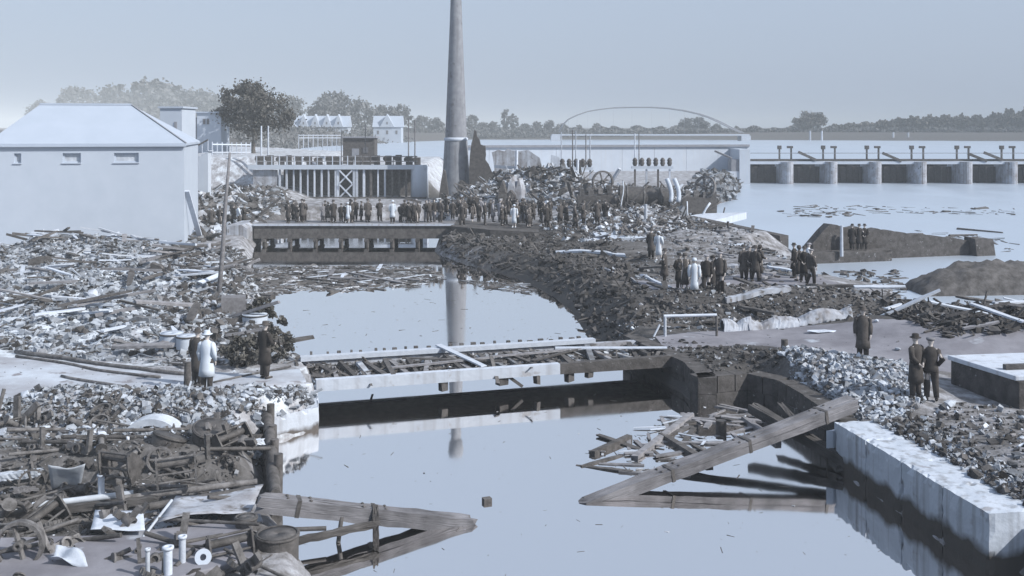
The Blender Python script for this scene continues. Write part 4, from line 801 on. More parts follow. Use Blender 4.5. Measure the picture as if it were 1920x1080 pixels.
BOX = np.array([(x, y, z) for x in (-.5, .5) for y in (-.5, .5) for z in (-.5, .5)]); BF = np.array([(0, 1, 3, 2), (4, 6, 7, 5), (0, 4, 5, 1), (2, 3, 7, 6), (0, 2, 6, 4), (1, 5, 7, 3)])
def piles(name, poly, specs, seed, wz=None, lift=.12):
    """one joined mesh of loose pieces; specs = [(count, smin, smax, (ax,ay,az), tilt, material)]"""
    rs = np.random.RandomState(seed); V, Fc, MI, mats = [], [], [], []; b = 0
    for k, (n, s0, s1, asp, tilt, m) in enumerate(specs):
        p = in_poly(poly, n, rs, asp[0] < 2 and name in ('rubble_field', 'ruin_rubble', 'rubble_slope', 'yard_rubble'), wz is None); s = s0 * (s1 / s0) ** (rs.uniform(0, 1, n) ** 2.2)
        dim = np.array(asp) * s[:, None] * rs.uniform(.6, 1.35, (n, 3)); jit = rs.uniform(-.22, .22, (n, 8, 3)) if asp[0] < 2.2 else rs.uniform(-.04, .04, (n, 8, 3))
        v = (BOX[None] + jit) * dim[:, None, :]; v = np.einsum('nij,nkj->nki', rotm(rs, n, tilt), v)
        z = (height(p[:, 0], p[:, 1]) if wz is None else np.full(n, wz)) + dim[:, 2] * lift + np.abs(v[:, :, 2]).max(1) * (.2 if wz is None else .0)
        v[:, :, 0] += p[:, :1]; v[:, :, 1] += p[:, 1:]; v[:, :, 2] += z[:, None]
        V.append(v.reshape(-1, 3)); Fc.append((BF[None] + (b + np.arange(n) * 8)[:, None, None]).reshape(-1, 4)); b += n * 8
        if m not in mats: mats.append(m)
        MI += [mats.index(m)] * (n * 6)
    me = bpy.data.meshes.new(name); me.from_pydata(np.concatenate(V).tolist(), [], np.concatenate(Fc).tolist())
    for m in mats: me.materials.append(m)
    me.polygons.foreach_set('material_index', MI); me.update()
    return link(name, me)
CH = (1, .8, .6); PL = (4.5, .4, .16); SH = (1.4, 1.1, .12)
def w(*pp, z=0): return [tuple(G(x, y, z)[:2]) for x, y in pp]
FIELD = w((-40, 480), (345, 455), (480, 480), (482, 545), (470, 590), (545, 650), (560, 682), (300, 686), (-40, 655))
FIELDL = w((-40, 480), (345, 455), (350, 520), (300, 600), (330, 650), (300, 686), (-40, 655)); FIELDR = w((345, 455), (480, 480), (482, 545), (470, 590), (545, 650), (560, 682), (300, 686), (330, 650), (300, 600), (350, 520))
LOWER = w((-40, 770), (250, 742), (420, 742), (560, 722), (590, 735), (560, 775), (480, 830), (-40, 845))
FRONT = [(-12, 17), (-4.6, 17), (-4.9, 21.5), (-5.9, 23.5), (-7.0, 27), (-7.6, 29.6), (-12, 29.6), (-16, 29)]
ISLE = w((1100, 450), (1330, 420), (1500, 470), (1545, 520), (1690, 548), (1640, 600), (1240, 605), (1215, 560), (1180, 510), z=.4)
STONES = w((1470, 668), (1700, 690), (1740, 760), (1700, 790), (1560, 785), (1490, 745))
WALLR = [(10.2, 28.2), (10.6, 25), (11.2, 21.5), (12, 14), (17, 14), (17, 29.5), (13, 30.8)]
DARKR = w((1640, 575), (1930, 565), (1990, 660), (1780, 660), (1660, 620))
RUIN = [(-8, 102), (5.5, 101), (8, 104), (22, 108), (27, 118), (20, 122), (-2, 121), (-8, 114)]
MIDR = w((1010, 405), (1380, 385), (1310, 440), (1110, 455), (1030, 440), z=.5)
BACKL = [(-36, 84), (-21.5, 74), (-22, 108), (-26, 119), (-36, 119)]
for nm, poly, sp, sd in (
    ('rubble_field', FIELDL, [(11000, .03, .3, CH, .35, RUBP), (5000, .03, .3, CH, .35, RUBM), (2600, .03, .3, CH, .35, RUBD), (2000, .06, .28, PL, .18, RUBP), (1500, .05, .26, PL, .18, CHAR), (200, .2, .5, SH, .3, RUBM)], 1),
    ('rubble_field', FIELDR, [(2600, .03, .3, CH, .4, RUBP), (4200, .03, .3, CH, .4, RUBM), (3600, .03, .34, CH, .4, RUBD), (600, .06, .3, PL, .18, RUBP), (1500, .06, .3, PL, .18, CHAR)], 18),
    ('rubble_slope', LOWER, [(5200, .03, .2, CH, .5, RUBP), (2200, .03, .2, CH, .5, RUBM), (1100, .04, .2, CH, .5, RUBD), (420, .06, .16, PL, .3, RUBM), (360, .06, .16, PL, .3, CHAR)], 2),
    ('wreck_scrap', FRONT, [(800, .025, .12, CH, .6, RUBM), (3200, .025, .18, CH, .6, RUBD), (700, .04, .11, PL, .3, RUST), (160, .025, .10, CH, .6, RUBP), (800, .05, .16, PL, .35, CHAR), (220, .1, .3, SH, .5, DARK)], 3),
    ('ruin_rubble', ISLE, [(1800, .03, .2, CH, .4, RUBM), (2000, .03, .22, CH, .4, RUBD), (800, .03, .18, CH, .4, RUBP), (600, .05, .18, PL, .12, CHAR), (300, .05, .18, PL, .12, RUBM)], 4),
    ('stone_heap', STONES, [(2600, .03, .2, CH, .6, RUBP), (2600, .03, .2, CH, .6, RUBM), (900, .03, .16, CH, .6, RUBD)], 5),
    ('sooty_rubble', WALLR, [(1500, .04, .2, CH, .6, RUBD), (900, .04, .2, CH, .6, RUBM), (420, .04, .16, CH, .6, RUBP), (160, .06, .14, PL, .3, CHAR)], 6),
    ('charred_debris', DARKR, [(900, .1, .45, CH, .5, RUBD), (900, .14, .32, PL, .3, CHAR), (120, .06, .22, CH, .5, RUBM), (40, .1, .22, PL, .3, RUBP)], 7),
    ('mill_rubble', RUIN, [(1600, .15, .6, CH, .5, RUBP), (3200, .15, .7, CH, .5, RUBM), (3000, .15, .7, CH, .5, RUBD), (400, .25, .6, PL, .35, RUBP), (1100, .25, .7, PL, .35, CHAR)], 8),
    ('yard_rubble', MIDR, [(1300, .08, .4, CH, .5, RUBM), (800, .08, .4, CH, .5, RUBP), (1500, .08, .45, CH, .5, RUBD), (400, .2, .5, PL, .3, CHAR)], 9),
    ('bank_rubble', BACKL, [(1200, .2, .9, CH, .5, RUBM), (1300, .2, .9, CH, .5, RUBD), (500, .2, .7, CH, .5, RUBP), (800, .25, .7, PL, .3, CHAR), (200, .25, .7, PL, .3, RUBP)], 10)):
    tag(piles(nm, poly, sp, sd), 'loose broken rubble and scrap spread over the ground', 'rubble', kind='stuff')
bank_r = [(4.3, 40.5), (3.3, 46), (3.2, 52), (2.2, 58), (.5, 64), (-2.9, 70), (-5.4, 76.5), (-4.6, 79.5), (-1.6, 78.2), (2.5, 78), (6, 66), (6.5, 55), (6, 46)]
tag(piles('bank_debris', bank_r, [(2400, .05, .4, CH, .5, RUBD), (90, .06, .2, CH, .5, RUBM), (25, .06, .2, CH, .5, RUBP), (500, .12, .35, PL, .3, CHAR)], 12), kind='stuff')
# drift of burnt wood floating in front of the footbridge and in the river
tag(piles('drift_wood', w((486, 500), (560, 498), (800, 500), (835, 520), (770, 538), (640, 548), (560, 545), (500, 560), (482, 545), z=WZ), [(900, .12, .35, PL, .06, CHAR), (420, .12, .35, PL, .06, RUBM), (500, .1, .5, (1.6, .8, .3), .08, RUBD), (260, .1, .4, (1.6, .8, .3), .08, RUBM)], 13, wz=WZ), kind='stuff')
tag(piles('drift_wood', w((850, 525), (960, 530), (1000, 540), (990, 552), (900, 538), z=WZ), [(120, .12, .3, PL, .06, CHAR), (60, .12, .3, PL, .06, RUBM)], 14, wz=WZ), kind='stuff')
tag(piles('drift_wood', w((1455, 398), (1520, 385), (1905, 392), (1905, 404), (1700, 400), (1480, 412), z=WZ), [(90, .2, .6, PL, .04, CHAR), (60, .2, .6, (1.6, .8, .3), .05, RUBD)], 15, wz=WZ), kind='stuff')
tag(piles('drift_wood', w((1700, 430), (1905, 450), (1905, 480), (1860, 465), z=WZ), [(40, .2, .5, PL, .04, CHAR)], 16, wz=WZ), kind='stuff')
tag(piles('drift_wood', w((1540, 512), (1690, 505), (1700, 560), (1620, 570), z=WZ), [(60, .15, .5, PL, .1, CHAR), (70, .15, .5, CH, .3, RUBD)], 17, wz=WZ), kind='stuff')

# individually placed stones and planks
def chunk_mesh(seed, m):
    rnd = random.Random(seed); bm = bmesh.new(); bmesh.ops.create_icosphere(bm, subdivisions=1, radius=.5)
    for v in bm.verts: v.co *= rnd.uniform(.72, 1.2); v.co.z *= .75; v.co.x = max(-.42, min(.42, v.co.x)); v.co.z = max(-.3, min(.3, v.co.z))
    me = bpy.data.meshes.new('stone'); bm.to_mesh(me); bm.free(); me.materials.append(m); return me
def plank_mesh(seed, m, wd, th):
    rnd = random.Random(seed); mb = MB(); K = 4; vs = []
    for k in range(K + 1):
        x = -.5 + k / K; a = wd * rnd.uniform(.8, 1.1) if k not in (0, K) else wd * rnd.uniform(.35, 1); z = .004 * math.sin(k * 2 + seed)
        vs += [(x + rnd.uniform(-.02, .02), -a / 2, z - th / 2), (x, a / 2, z - th / 2), (x + rnd.uniform(-.02, .02), a / 2, z + th / 2), (x, -a / 2, z + th / 2)]
    mb.add(vs, [(4 * k + i, 4 * k + (i + 1) % 4, 4 * k + 4 + (i + 1) % 4, 4 * k + 4 + i) for k in range(K) for i in range(4)] + [(3, 2, 1, 0), tuple(4 * K + i for i in range(4))]); return mb.mesh('plank', m)
CP = [chunk_mesh(i, RUBP) for i in range(5)]; CM = [chunk_mesh(i + 10, RUBM) for i in range(4)]
PLP = [plank_mesh(i, PTIMB, .11, .035) for i in range(3)]; PLT = [plank_mesh(i + 5, TIMB, .12, .05) for i in range(3)]; PLC = [plank_mesh(i + 9, CHAR, .12, .05) for i in range(4)]
def scatter(name, poly, n, meshes, s0, s1, tilt, seed, label, cat, group, wz=None, zs=.3):
    rs = np.random.RandomState(seed); p = in_poly(poly, n, rs, False, wz is None); h = height(p[:, 0], p[:, 1]) if wz is None else np.full(n, wz)
    for i in range(n):
        o = link(name, meshes[rs.randint(len(meshes))]); s = rs.uniform(s0, s1); o.scale = (s * rs.uniform(.8, 1.25), s * rs.uniform(.8, 1.2), s * rs.uniform(.7, 1.1)) if cat == 'stone' else (s, s ** .5 * rs.uniform(1.2, 2.0) * (.7 if wz is not None else 1), s ** .5 * (1.3 if wz is None else .6))
        o.rotation_euler = (rs.normal(0, tilt), rs.normal(0, tilt), rs.uniform(0, 6.28)); o.location = (p[i, 0], p[i, 1], h[i] + s * zs * (.5 if cat == 'stone' else .12)); tag(o, label, cat, group)
scatter('rubble_stone', STONES, 130, CP + CM + CM, .1, .32, .4, 21, 'pale broken stone in the bright heap beside the right road', 'stone', 'pale stones in the heap by the right road')
scatter('rubble_stone', LOWER, 70, CP, .14, .34, .4, 22, 'pale broken stone on the slope below the left road', 'stone', 'pale stones below the left road')
scatter('rubble_stone', FIELD, 60, CP + CM, .2, .55, .4, 23, 'large pale lump in the left rubble field', 'stone', 'large lumps in the left rubble field', zs=.6)
scatter('rubble_stone', WALLR, 45, CP + CM, .14, .3, .4, 24, 'small pale stone lying on the sooty ground behind the right wall', 'stone', 'stones on the sooty ground')
scatter('broken_plank', FIELD, 34, PLP, 1.0, 2.6, .12, 25, 'pale broken plank lying in the left rubble field', 'plank', 'pale planks in the left rubble field', zs=1.6)
scatter('broken_plank', FIELD, 40, PLC + PLT, 1.0, 3.0, .12, 26, 'dark broken plank lying in the left rubble field', 'plank', 'dark planks in the left rubble field', zs=1.6)
scatter('broken_plank', ISLE, 46, PLC + PLT, .8, 2.4, .08, 27, 'charred plank lying among the right ruins', 'plank', 'charred planks in the right ruins', zs=.9)
scatter('broken_plank', DARKR, 16, PLP + PLT + PLC, 1.0, 2.6, .18, 28, 'pale splintered board in the black heap at the right edge', 'plank', 'boards in the black heap at right', zs=1.6)
FLOAT = w((1100, 850), (1250, 790), (1330, 758), (1440, 770), (1380, 830), (1230, 890), (1120, 880), z=WZ)
scatter('floating_board', FLOAT, 44, PLC + PLT + PLT, .5, 2.0, .03, 29, 'dark board floating in the raft of boards behind the huge beam', 'plank', 'boards floating behind the huge beam', wz=WZ, zs=.08)
scatter('floating_board', FLOAT, 16, PLP + PLT, .4, 1.0, .03, 30, 'pale board floating in the raft of boards behind the huge beam', 'plank', 'pale boards floating behind the huge beam', wz=WZ + .04, zs=.1)
tag(piles('drift_wood', FLOAT, [(140, .03, .14, PL, .05, CHAR), (60, .03, .12, (1.6, .8, .3), .06, RUBM)], 31, wz=WZ), kind='stuff')
RAFT = w((600, 505), (800, 503), (760, 530), (600, 540), z=WZ)
scatter('floating_board', RAFT, 30, PLC + PLT + PLP, 1.5, 4.0, .02, 32, 'board floating in the drift before the far footbridge', 'plank', 'boards drifting before the footbridge', wz=WZ + .05, zs=.1)
for i, (a, b, m, r) in enumerate((((1190, 858), (1295, 778), PLT, 0), ((1180, 820), (1110, 850), PLC, 0), ((1240, 815), (1330, 870), PLC, 0), ((1395, 785), (1460, 830), PLT, 0))):
    p, q = G(*a, WZ + .05), G(*b, WZ + .05); tag(MB().bar(p, q, .2, .12, jit=.02).build('floating_plank', TIMB if m is PLT else CHAR), ('broad grey plank floating slantwise at the back of the board raft', 'thin black plank at the left tip of the board raft', 'black plank crossing the middle of the board raft', 'grey plank floating at the bank end of the board raft')[i], 'plank')
tag(MB().tube(G(1352, 815, WZ) - Vector((0, 0, .3)), G(1352, 815, WZ) + Vector((0, 0, .42)), .16, n=10).build('floating_drum', DARK), 'dark drum standing up out of the board raft', 'drum')

tag(piles('block_rubble', [(-5.95, 31.9), (-7.0, 30.6), (-8.8, 31.3), (-8.2, 34.3), (-6.3, 33.4)], [(420, .04, .2, CH, .5, RUBP), (260, .04, .18, CH, .5, RUBM), (90, .04, .16, CH, .5, RUBD), (40, .06, .14, PL, .3, CHAR)], 61, wz=-.24), kind='stuff')
for i, (a, b, r) in enumerate((((30, 664), (365, 708), .07), ((30, 672), (300, 712), .05), ((115, 708), (292, 741), .05), ((545, 690), (400, 722), .035))):
    p, q = G(*a), G(*b); m = MB(); k = 10; pts = []
    for j in range(k + 1):
        c = p.lerp(q, j / k); pts.append((c.x + random.uniform(-.02, .02), c.y, hz(c.x, c.y) + .03 + r * .7))
    tag(m.curve(pts, r, 8).build('long_rail', RUST), ('dark rail lying along the far side of the left road, upper one', 'dark rail lying along the far side of the left road, lower one', 'dark rail lying along the near side of the left road', 'thin dark rail on the road between the two coats')[i], 'rail')
tag(piles('road_litter', w((0, 675), (560, 700), (560, 712), (420, 735), (0, 755)), [(500, .015, .07, CH, .3, RUBM), (160, .02, .08, CH, .3, RUBD), (40, .04, .08, PL, .1, CHAR)], 62), kind='stuff')
tag(piles('road_litter', w((1260, 635), (1640, 625), (1740, 680), (1620, 685), (1500, 660), (1300, 650)), [(260, .015, .08, CH, .3, RUBM), (60, .02, .08, CH, .3, RUBP), (40, .04, .08, PL, .1, CHAR)], 63), kind='stuff')
for i, (px, py, s) in enumerate(((1540, 632, .9), (1643, 630, .3), (1684, 667, .3), (1468, 691, .5), (1782, 768, .55), (1830, 634, .5))):
    q = G(px, py); q.z = hz(q.x, q.y); o = link('pale_stone', CP[i % 5]); o.location = (q.x, q.y, q.z + .08); o.scale = (s * (1.6 if i == 0 else 1), s * .6, s * .6 if i else .12); o.rotation_euler = (0, 0, i)
    tag(o, ('flat white slab fragment lying on the right road', 'small white stone right of the lone person on the right road', 'small white stone at the near edge of the right road', 'white stone at the left tip of the bright stone heap', 'round white stone below the white platform', 'white lump in the black debris above the platform')[i], 'stone')

tag(piles('floating_splinters', [(-5, 23), (-5.5, 29), (-5, 32), (5, 36), (7, 33), (8, 29), (8.5, 22), (2, 19), (-3, 19)], [(130, .012, .06, PL, .02, CHAR), (60, .012, .05, (1.6, .8, .3), .03, RUBM)], 71, wz=WZ), kind='stuff')
tag(piles('floating_splinters', [(-7.5, 40), (-11, 50), (-11, 56), (0, 60), (2, 50), (3, 44)], [(120, .02, .1, PL, .02, CHAR), (50, .02, .08, (1.6, .8, .3), .03, RUBM)], 72, wz=WZ), kind='stuff')
# burnt litter on the near bridge deck
_bq = [tuple(bp(s_, t_)[:2]) for s_, t_ in ((.2, .35), (12.6, .35), (12.6, 2.75), (.2, 2.75))]
tag(piles('bridge_litter', _bq, [(420, .04, .24, CH, .4, RUBD), (170, .03, .18, CH, .4, RUBM), (420, .08, .28, PL, .2, CHAR), (110, .06, .22, PL, .2, RUBM)], 73, wz=-.14), kind='stuff')

rnd = random.Random(91)
for i, (px, py) in enumerate([(rnd.uniform(40, 470), rnd.uniform(475, 640)) for _ in range(11)]):      # half buried pieces of wall
    q = G(px, py); g = hz(q.x, q.y); L, H = rnd.uniform(.6, 1.8), rnd.uniform(.2, .6); n = 6; m = MB(); prof = [(-L / 2, -.3), (L / 2, -.3)] + [(L / 2 - L * k / n, H * rnd.uniform(.35, 1)) for k in range(n + 1)]
    m.prism([(x, 0, z) for x, z in prof], (0, rnd.uniform(.2, .4), 0)); o = m.build('wall_fragment', rnd.choice((STAINC, RUBM, BRICKD, STAINC, RUBM))); o.location = (q.x, q.y, g); o.rotation_euler = (rnd.uniform(-.9, .3), rnd.uniform(-.2, .2), rnd.uniform(-.6, .6))
    tag(o, 'piece of fallen wall half buried in the left rubble field', 'wall piece', 'fallen wall pieces in the left rubble field')
for i, (px, py, n) in enumerate(((90, 480, 9), (240, 475, 9), (160, 520, 8), (310, 505, 9), (420, 520, 8), (60, 590, 7), (230, 610, 7))):    # tangled timber piles
    q = G(px, py)
    for k in range(n):
        x, y = q.x + rnd.uniform(-1.4, 1.4), q.y + rnd.uniform(-.8, .8); g = hz(x, y) + rnd.uniform(.1, .6); a = rnd.gauss(.1, .5); L = rnd.uniform(1.2, 3.2); t = rnd.gauss(0, .22)
        u = Vector((math.cos(a) * math.cos(t), math.sin(a) * math.cos(t), math.sin(t))) * L / 2; c = Vector((x, y, g)); tag(MB().bar(c - u, c + u, rnd.uniform(.08, .2), rnd.uniform(.06, .14), jit=.02).build('tangled_timber', rnd.choice((CHAR, CHAR, TIMB, PTIMB))), 'timber in one of the tangled piles of the left rubble field', 'timber', 'timbers of the tangled piles at left')

tag(piles('slope_debris', [(6.2, 34.6), (7.6, 35.1), (8.6, 34.3), (9.4, 36.4), (8.6, 39.0), (5.0, 40.5), (6.1, 36.8)], [(500, .03, .2, CH, .5, RUBD), (220, .03, .14, CH, .5, RUBM), (120, .05, .16, PL, .2, CHAR)], 81), kind='stuff')
tag(piles('trench_debris', w((1110, 615), (1240, 575), (1640, 575), (1640, 608), (1350, 612), (1240, 615)), [(1500, .03, .25, CH, .5, RUBD), (500, .03, .18, CH, .5, RUBM), (260, .06, .2, PL, .2, CHAR)], 82), kind='stuff')

tag(piles('machine_debris', [(5.5, 94), (21.5, 94), (22, 101), (6, 100.5)], [(700, .12, .7, CH, .6, RUBD), (320, .1, .6, CH, .6, RUBM), (120, .1, .5, CH, .6, RUBP), (420, .2, .6, PL, .5, CHAR), (90, .2, .5, PL, .5, RUBM)], 83, lift=.5), kind='stuff')
tag(piles('shore_rubble', [(22, 106), (27, 116), (32, 140), (36, 168), (30, 168), (22, 130), (18, 112)], [(700, .2, 1.0, CH, .5, RUBM), (500, .2, 1.0, CH, .5, RUBP), (300, .2, 1.0, CH, .5, RUBD), (120, .3, .8, PL, .3, CHAR)], 84), kind='stuff')
rnd = random.Random(17)
for i in range(20):
    px = rnd.uniform(1085, 1350); d = rnd.uniform(94.5, 98); x = (px - 960) * d / F; g = hz(x, d); L = rnd.uniform(1.0, 3.0); a = rnd.uniform(0, 3.14); t = rnd.uniform(0, 1.2); u = Vector((math.cos(a) * math.cos(t), .3 * math.sin(a), math.sin(t)))
    p0 = Vector((x, d, g + .1)); tag(MB().curve([p0 + u * L * k / 5 + Vector((.12 * math.sin(k + i), 0, 0)) for k in range(6)], rnd.uniform(.05, .11), 6).build('twisted_pipe', rnd.choice((CHAR, RUST, DARK, STEEL))), 'twisted pipe sticking out of the wrecked machines', 'pipe', 'twisted pipes before the machines')

for i, (a, b, wd) in enumerate((((1042, 470), (1172, 482), .35), ((1128, 500), (1192, 532), .3), ((1200, 520), (1262, 545), .35), ((1330, 498), (1390, 500), .4), ((1440, 505), (1530, 516), .3), ((1360, 566), (1480, 560), .35), ((1100, 452), (1160, 450), .4))):
    p, q = G(*a, .45), G(*b, .45); m = MB(); k = 8; vs = []
    for j in range(k + 1):
        c = p.lerp(q, j / k); g = hz(c.x, c.y); r_ = random.uniform(.7, 1.1)
        vs += [(c.x, c.y - wd * r_, g - .1), (c.x, c.y - wd * r_, g + .10), (c.x, c.y + wd * r_, g + .12), (c.x, c.y + wd * r_, g - .1)]
    m.add(vs, [(4 * j + n_, 4 * j + (n_ + 1) % 4, 4 * j + 4 + (n_ + 1) % 4, 4 * j + 4 + n_) for j in range(k) for n_ in range(4)] + [(3, 2, 1, 0), tuple(4 * k + n_ for n_ in range(4))])
    tag(m.build('foundation_strip', CONC if i % 2 == 0 else STAINC), 'pale low foundation strip in the right ruins', 'foundation', 'foundation strips in the right ruins')

# ---------------------------------------------------------------- people
def body_mesh(pose):
    V, E, Rr = [], [], []
    def v(p, r, par=None):
        V.append(p); Rr.append(r if isinstance(r, tuple) else (r, r))
        if par is not None: E.append((par, len(V) - 1))
        return len(V) - 1
    pel = v((0, 0, .95), (.15, .11)); wa = v((0, 0, 1.10), (.135, .10), pel); ch = v((0, .01, 1.30), (.16, .115), wa); nb = v((0, .01, 1.45), (.075, .07), ch); nk = v((0, -.005, 1.52), .052, nb)
    jaw = v((0, -.02, 1.575), (.065, .075), nk); hd = v((0, -.012, 1.645), (.076, .092), jaw); v((0, -.008, 1.70), (.06, .07), hd); v((0, -.115, 1.625), .012, hd)
    for s in (-1, 1): v((s * .085, 0, 1.63), .014, hd)
    for s in (-1, 1):
        el, wr = pose['arm'][0 if s < 0 else 1]
        sh = v((s * .165, .01, 1.40), .058, ch); e = v((s * el[0], el[1], el[2]), .043, sh); w_ = v((s * wr[0], wr[1], wr[2]), (.03, .026), e)
        d = (Vector((s * wr[0], wr[1], wr[2])) - Vector((s * el[0], el[1], el[2]))).normalized(); pw = Vector(V[w_]); pa = v(tuple(pw + d * .055), (.036, .02), w_)
        side = Vector((0, 1, 0)) if abs(d.y) < .7 else Vector((0, 0, 1)); inn = Vector((-s * .5, 0, 0)) + Vector((0, -.1, 0))
        for k in range(4):
            base = pw + d * .095 + side * (.026 - .018 * k); L = (.06, .075, .07, .052)[k]; f1 = v(tuple(base), .0085, pa); f2 = v(tuple(base + d * L * .55 + inn * .012), .008, f1); v(tuple(base + d * L + inn * .045), .007, f2)
        t1 = v(tuple(pw + d * .04 - side * .035), .010, pa); v(tuple(pw + d * .085 - side * .05 + inn * .02), .008, t1)
    for s in (-1, 1):
        kn, an = pose['leg'][0 if s < 0 else 1]
        hp = v((s * .088, 0, .88), .088, pel); k = v((s * kn[0], kn[1], .49), .06, hp); a = v((s * an[0], an[1], .09), .042, k); v((s * (an[0] + .015), an[1] - .16, .035), (.04, .03), a)
    me = bpy.data.meshes.new('person'); me.from_pydata(V, E, []); o = bpy.data.objects.new('tmp', me); COL.objects.link(o)
    sk = o.modifiers.new('s', 'SKIN'); sk.use_smooth_shade = True
    for i, r in enumerate(Rr): me.skin_vertices[0].data[i].radius = r
    me.skin_vertices[0].data[0].use_root = True
    ss = o.modifiers.new('u', 'SUBSURF'); ss.levels = 1; ss.render_levels = 1
    dg = bpy.context.evaluated_depsgraph_get(); dg.update(); r = bpy.data.meshes.new_from_object(o.evaluated_get(dg)); bpy.data.objects.remove(o)
    r.materials.clear(); r.materials.append(SKIN); r.name = 'person'; return r
def loft(rings, n=16):                        # rings: (cx, cy, z, rx, ry)
    vs = [(cx + rx * math.cos(2 * math.pi * i / n) * (1 + .03 * math.sin(3 * i + z * 9)), cy + ry * math.sin(2 * math.pi * i / n), z) for cx, cy, z, rx, ry in rings for i in range(n)]; k = len(rings)
    return vs, [(j * n + i, j * n + (i + 1) % n, (j + 1) * n + (i + 1) % n, (j + 1) * n + i) for j in range(k - 1) for i in range(n)] + [tuple(reversed(range(n))), tuple(range((k - 1) * n, k * n))]
ARM = ((.225, .03, 1.13), (.235, -.04, .90)); ARMB = ((.25, .08, 1.15), (.10, .17, 1.0)); ARMF = ((.24, .0, 1.14), (.17, -.2, 1.08)); ARMH = ((.30, .06, 1.16), (.19, .0, .99)); ARMW = ((.23, -.02, 1.14), (.215, -.12, .92))
LEG = ((.095, -.01), (.10, .02)); LEGF = ((.10, -.12), (.10, -.14)); LEGB = ((.10, -.02), (.10, .16)); LEGO = ((.12, -.01), (.15, .02))
POSES = [dict(arm=(ARM, ARM), leg=(LEG, LEG)), dict(arm=(ARMH, ARM), leg=(LEGO, LEG)), dict(arm=(ARMB, ARMB), leg=(LEG, LEGO)), dict(arm=(ARMW, ARM), leg=(LEGF, LEGB)), dict(arm=(ARMF, ARM), leg=(LEG, LEG))]
BODIES = [body_mesh(p) for p in POSES]
PROTO = {}
def person_parts(kind, pi):
    if (kind, pi) in PROTO: return PROTO[(kind, pi)]
    pose = POSES[pi]; out = []
    top, bot, hat, hair = dict(man_dark=(CLD, CLD, 'fedora', 0), man_grey=(CLG, CLG, 'fedora', 0), man_shirt=(CLW, CLD, 'cap', 0), man_bare=(CLD, CLG, None, 1), man_white=(CLW, CLD, 'fedora', 0), woman_dark=(CLD, CLD, 'cloche', 1), woman_white=(CLW, CLW, 'cloche', 1), woman_grey=(CLG, CLG, None, 1), man_short=(CLD, CLD, 'cap', 0))[kind]
    woman = kind.startswith('woman'); long = kind in ('man_dark', 'man_white', 'man_grey')
    k_ = .86 if woman else 1.0
    rings = [(0, .0, 1.50, .065, .065), (0, .005, 1.455, .12, .085), (0, .01, 1.42, .19, .105), (0, .01, 1.30, .198, .142), (0, 0, 1.10, .165 if woman else .178, .132)]
    rings += [(0, 0, .93, .18, .14), (0, 0, .6, .20, .165), (0, 0, .34, .225, .185)] if woman else ([(0, 0, .92, .19, .155), (0, .01, .65, .215, .185), (0, .01, .46, .235, .2)] if long else [(0, 0, .92, .19, .15), (0, 0, .80, .20, .16)])
    rings = [(a, b, c, rx * k_, ry * k_) for a, b, c, rx, ry in rings]; m = MB(); vs, fs = loft(rings[::-1]); m.add(vs, fs, 0, True)
    for s in (-1, 1):
        el, wr = pose['arm'][0 if s < 0 else 1]; m.curve([(s * .15, .01, 1.415), (s * .19, .012, 1.37), (s * el[0], el[1], el[2]), (s * wr[0], wr[1], wr[2])], [.066, .084, .084, .052], 10)
    out.append(('dress' if woman else 'coat' if long else 'jacket', m.mesh('coat', top)))
    if not woman:
        for s in (-1, 1):
            kn, an = pose['leg'][0 if s < 0 else 1]; m = MB().curve([(s * .085, 0, .96), (s * .09, 0, .86), (s * kn[0], kn[1], .49), (s * an[0], an[1] + .0, .10)], [.11, .122, .095, .072], 10); out.append(('trouser_leg', m.mesh('trouser', bot)))
    for s in (-1, 1):
        kn, an = pose['leg'][0 if s < 0 else 1]; m = MB().curve([(s * an[0], an[1] + .055, .045), (s * (an[0] + .004), an[1] - .06, .05), (s * (an[0] + .015), an[1] - .2, .032)], [.04, .05, .035], 8, flat=1); out.append(('shoe', m.mesh('shoe', CLD if kind != 'woman_white' else CLW)))
    if hat == 'fedora': out.append(('hat', MB().lathe((0, -.01, 1.665), [(.155, 0), (.155, .012), (.098, .016), (.092, .09), (.075, .112), (.03, .104)], 18).mesh('hat', CLD if kind == 'man_dark' else CLW if kind == 'man_white' else CLG)))
    if hat == 'cap': out.append(('cap', MB().lathe((0, -.015, 1.67), [(.10, -.01), (.125, .03), (.11, .06), (.03, .068)], 16).box((0, -.13, 1.672), (.13, .09, .012)).mesh('cap', CLG)))
    if hat == 'cloche': out.append(('hat', MB().lathe((0, 0, 1.63), [(.115, -.01), (.105, .03), (.098, .08), (.07, .115), (.02, .125)], 16).mesh('hat', CLW if kind == 'woman_white' else CLD)))
    if hair: out.append(('hair', MB().lathe((0, .022, 1.60), [(.075, -.06), (.098, 0), (.10, .06), (.08, .105), (.03, .128)], 14).mesh('hair', HAIR)))
    PROTO[(kind, pi)] = out; return out
NPER = 0
def person(px, py, kind, face, label, group=None, pose=None, z=None, h=1.0, loc=None):
    """feet at the photo pixel; face = direction looked at in degrees (0 away from the camera, 180 to it)"""
    global NPER; NPER += 1
    if loc is None:
        q = G(px, py, .0 if z is None else z)
        for _ in range(4):
            zz = hz(q.x, q.y) if z is None else z; q = G(px, py, zz)
    else: q = Vector(loc)
    pi = NPER % len(POSES) if pose is None else pose
    o = link('person', BODIES[pi]); o.location = (q.x, q.y, q.z + .015); o.rotation_euler = (0, 0, R(180 - face)); o.scale = (h, h, h)
    for nm, me in person_parts(kind, pi): link(nm, me, o)
    return tag(o, label, 'person', group)
person(388, 735, 'man_white', 10, 'person in a long white coat seen from behind on the left road', pose=0, h=1.04)
person(370, 724, 'man_dark', 20, 'person in a dark coat close beside the long white coat', pose=0)
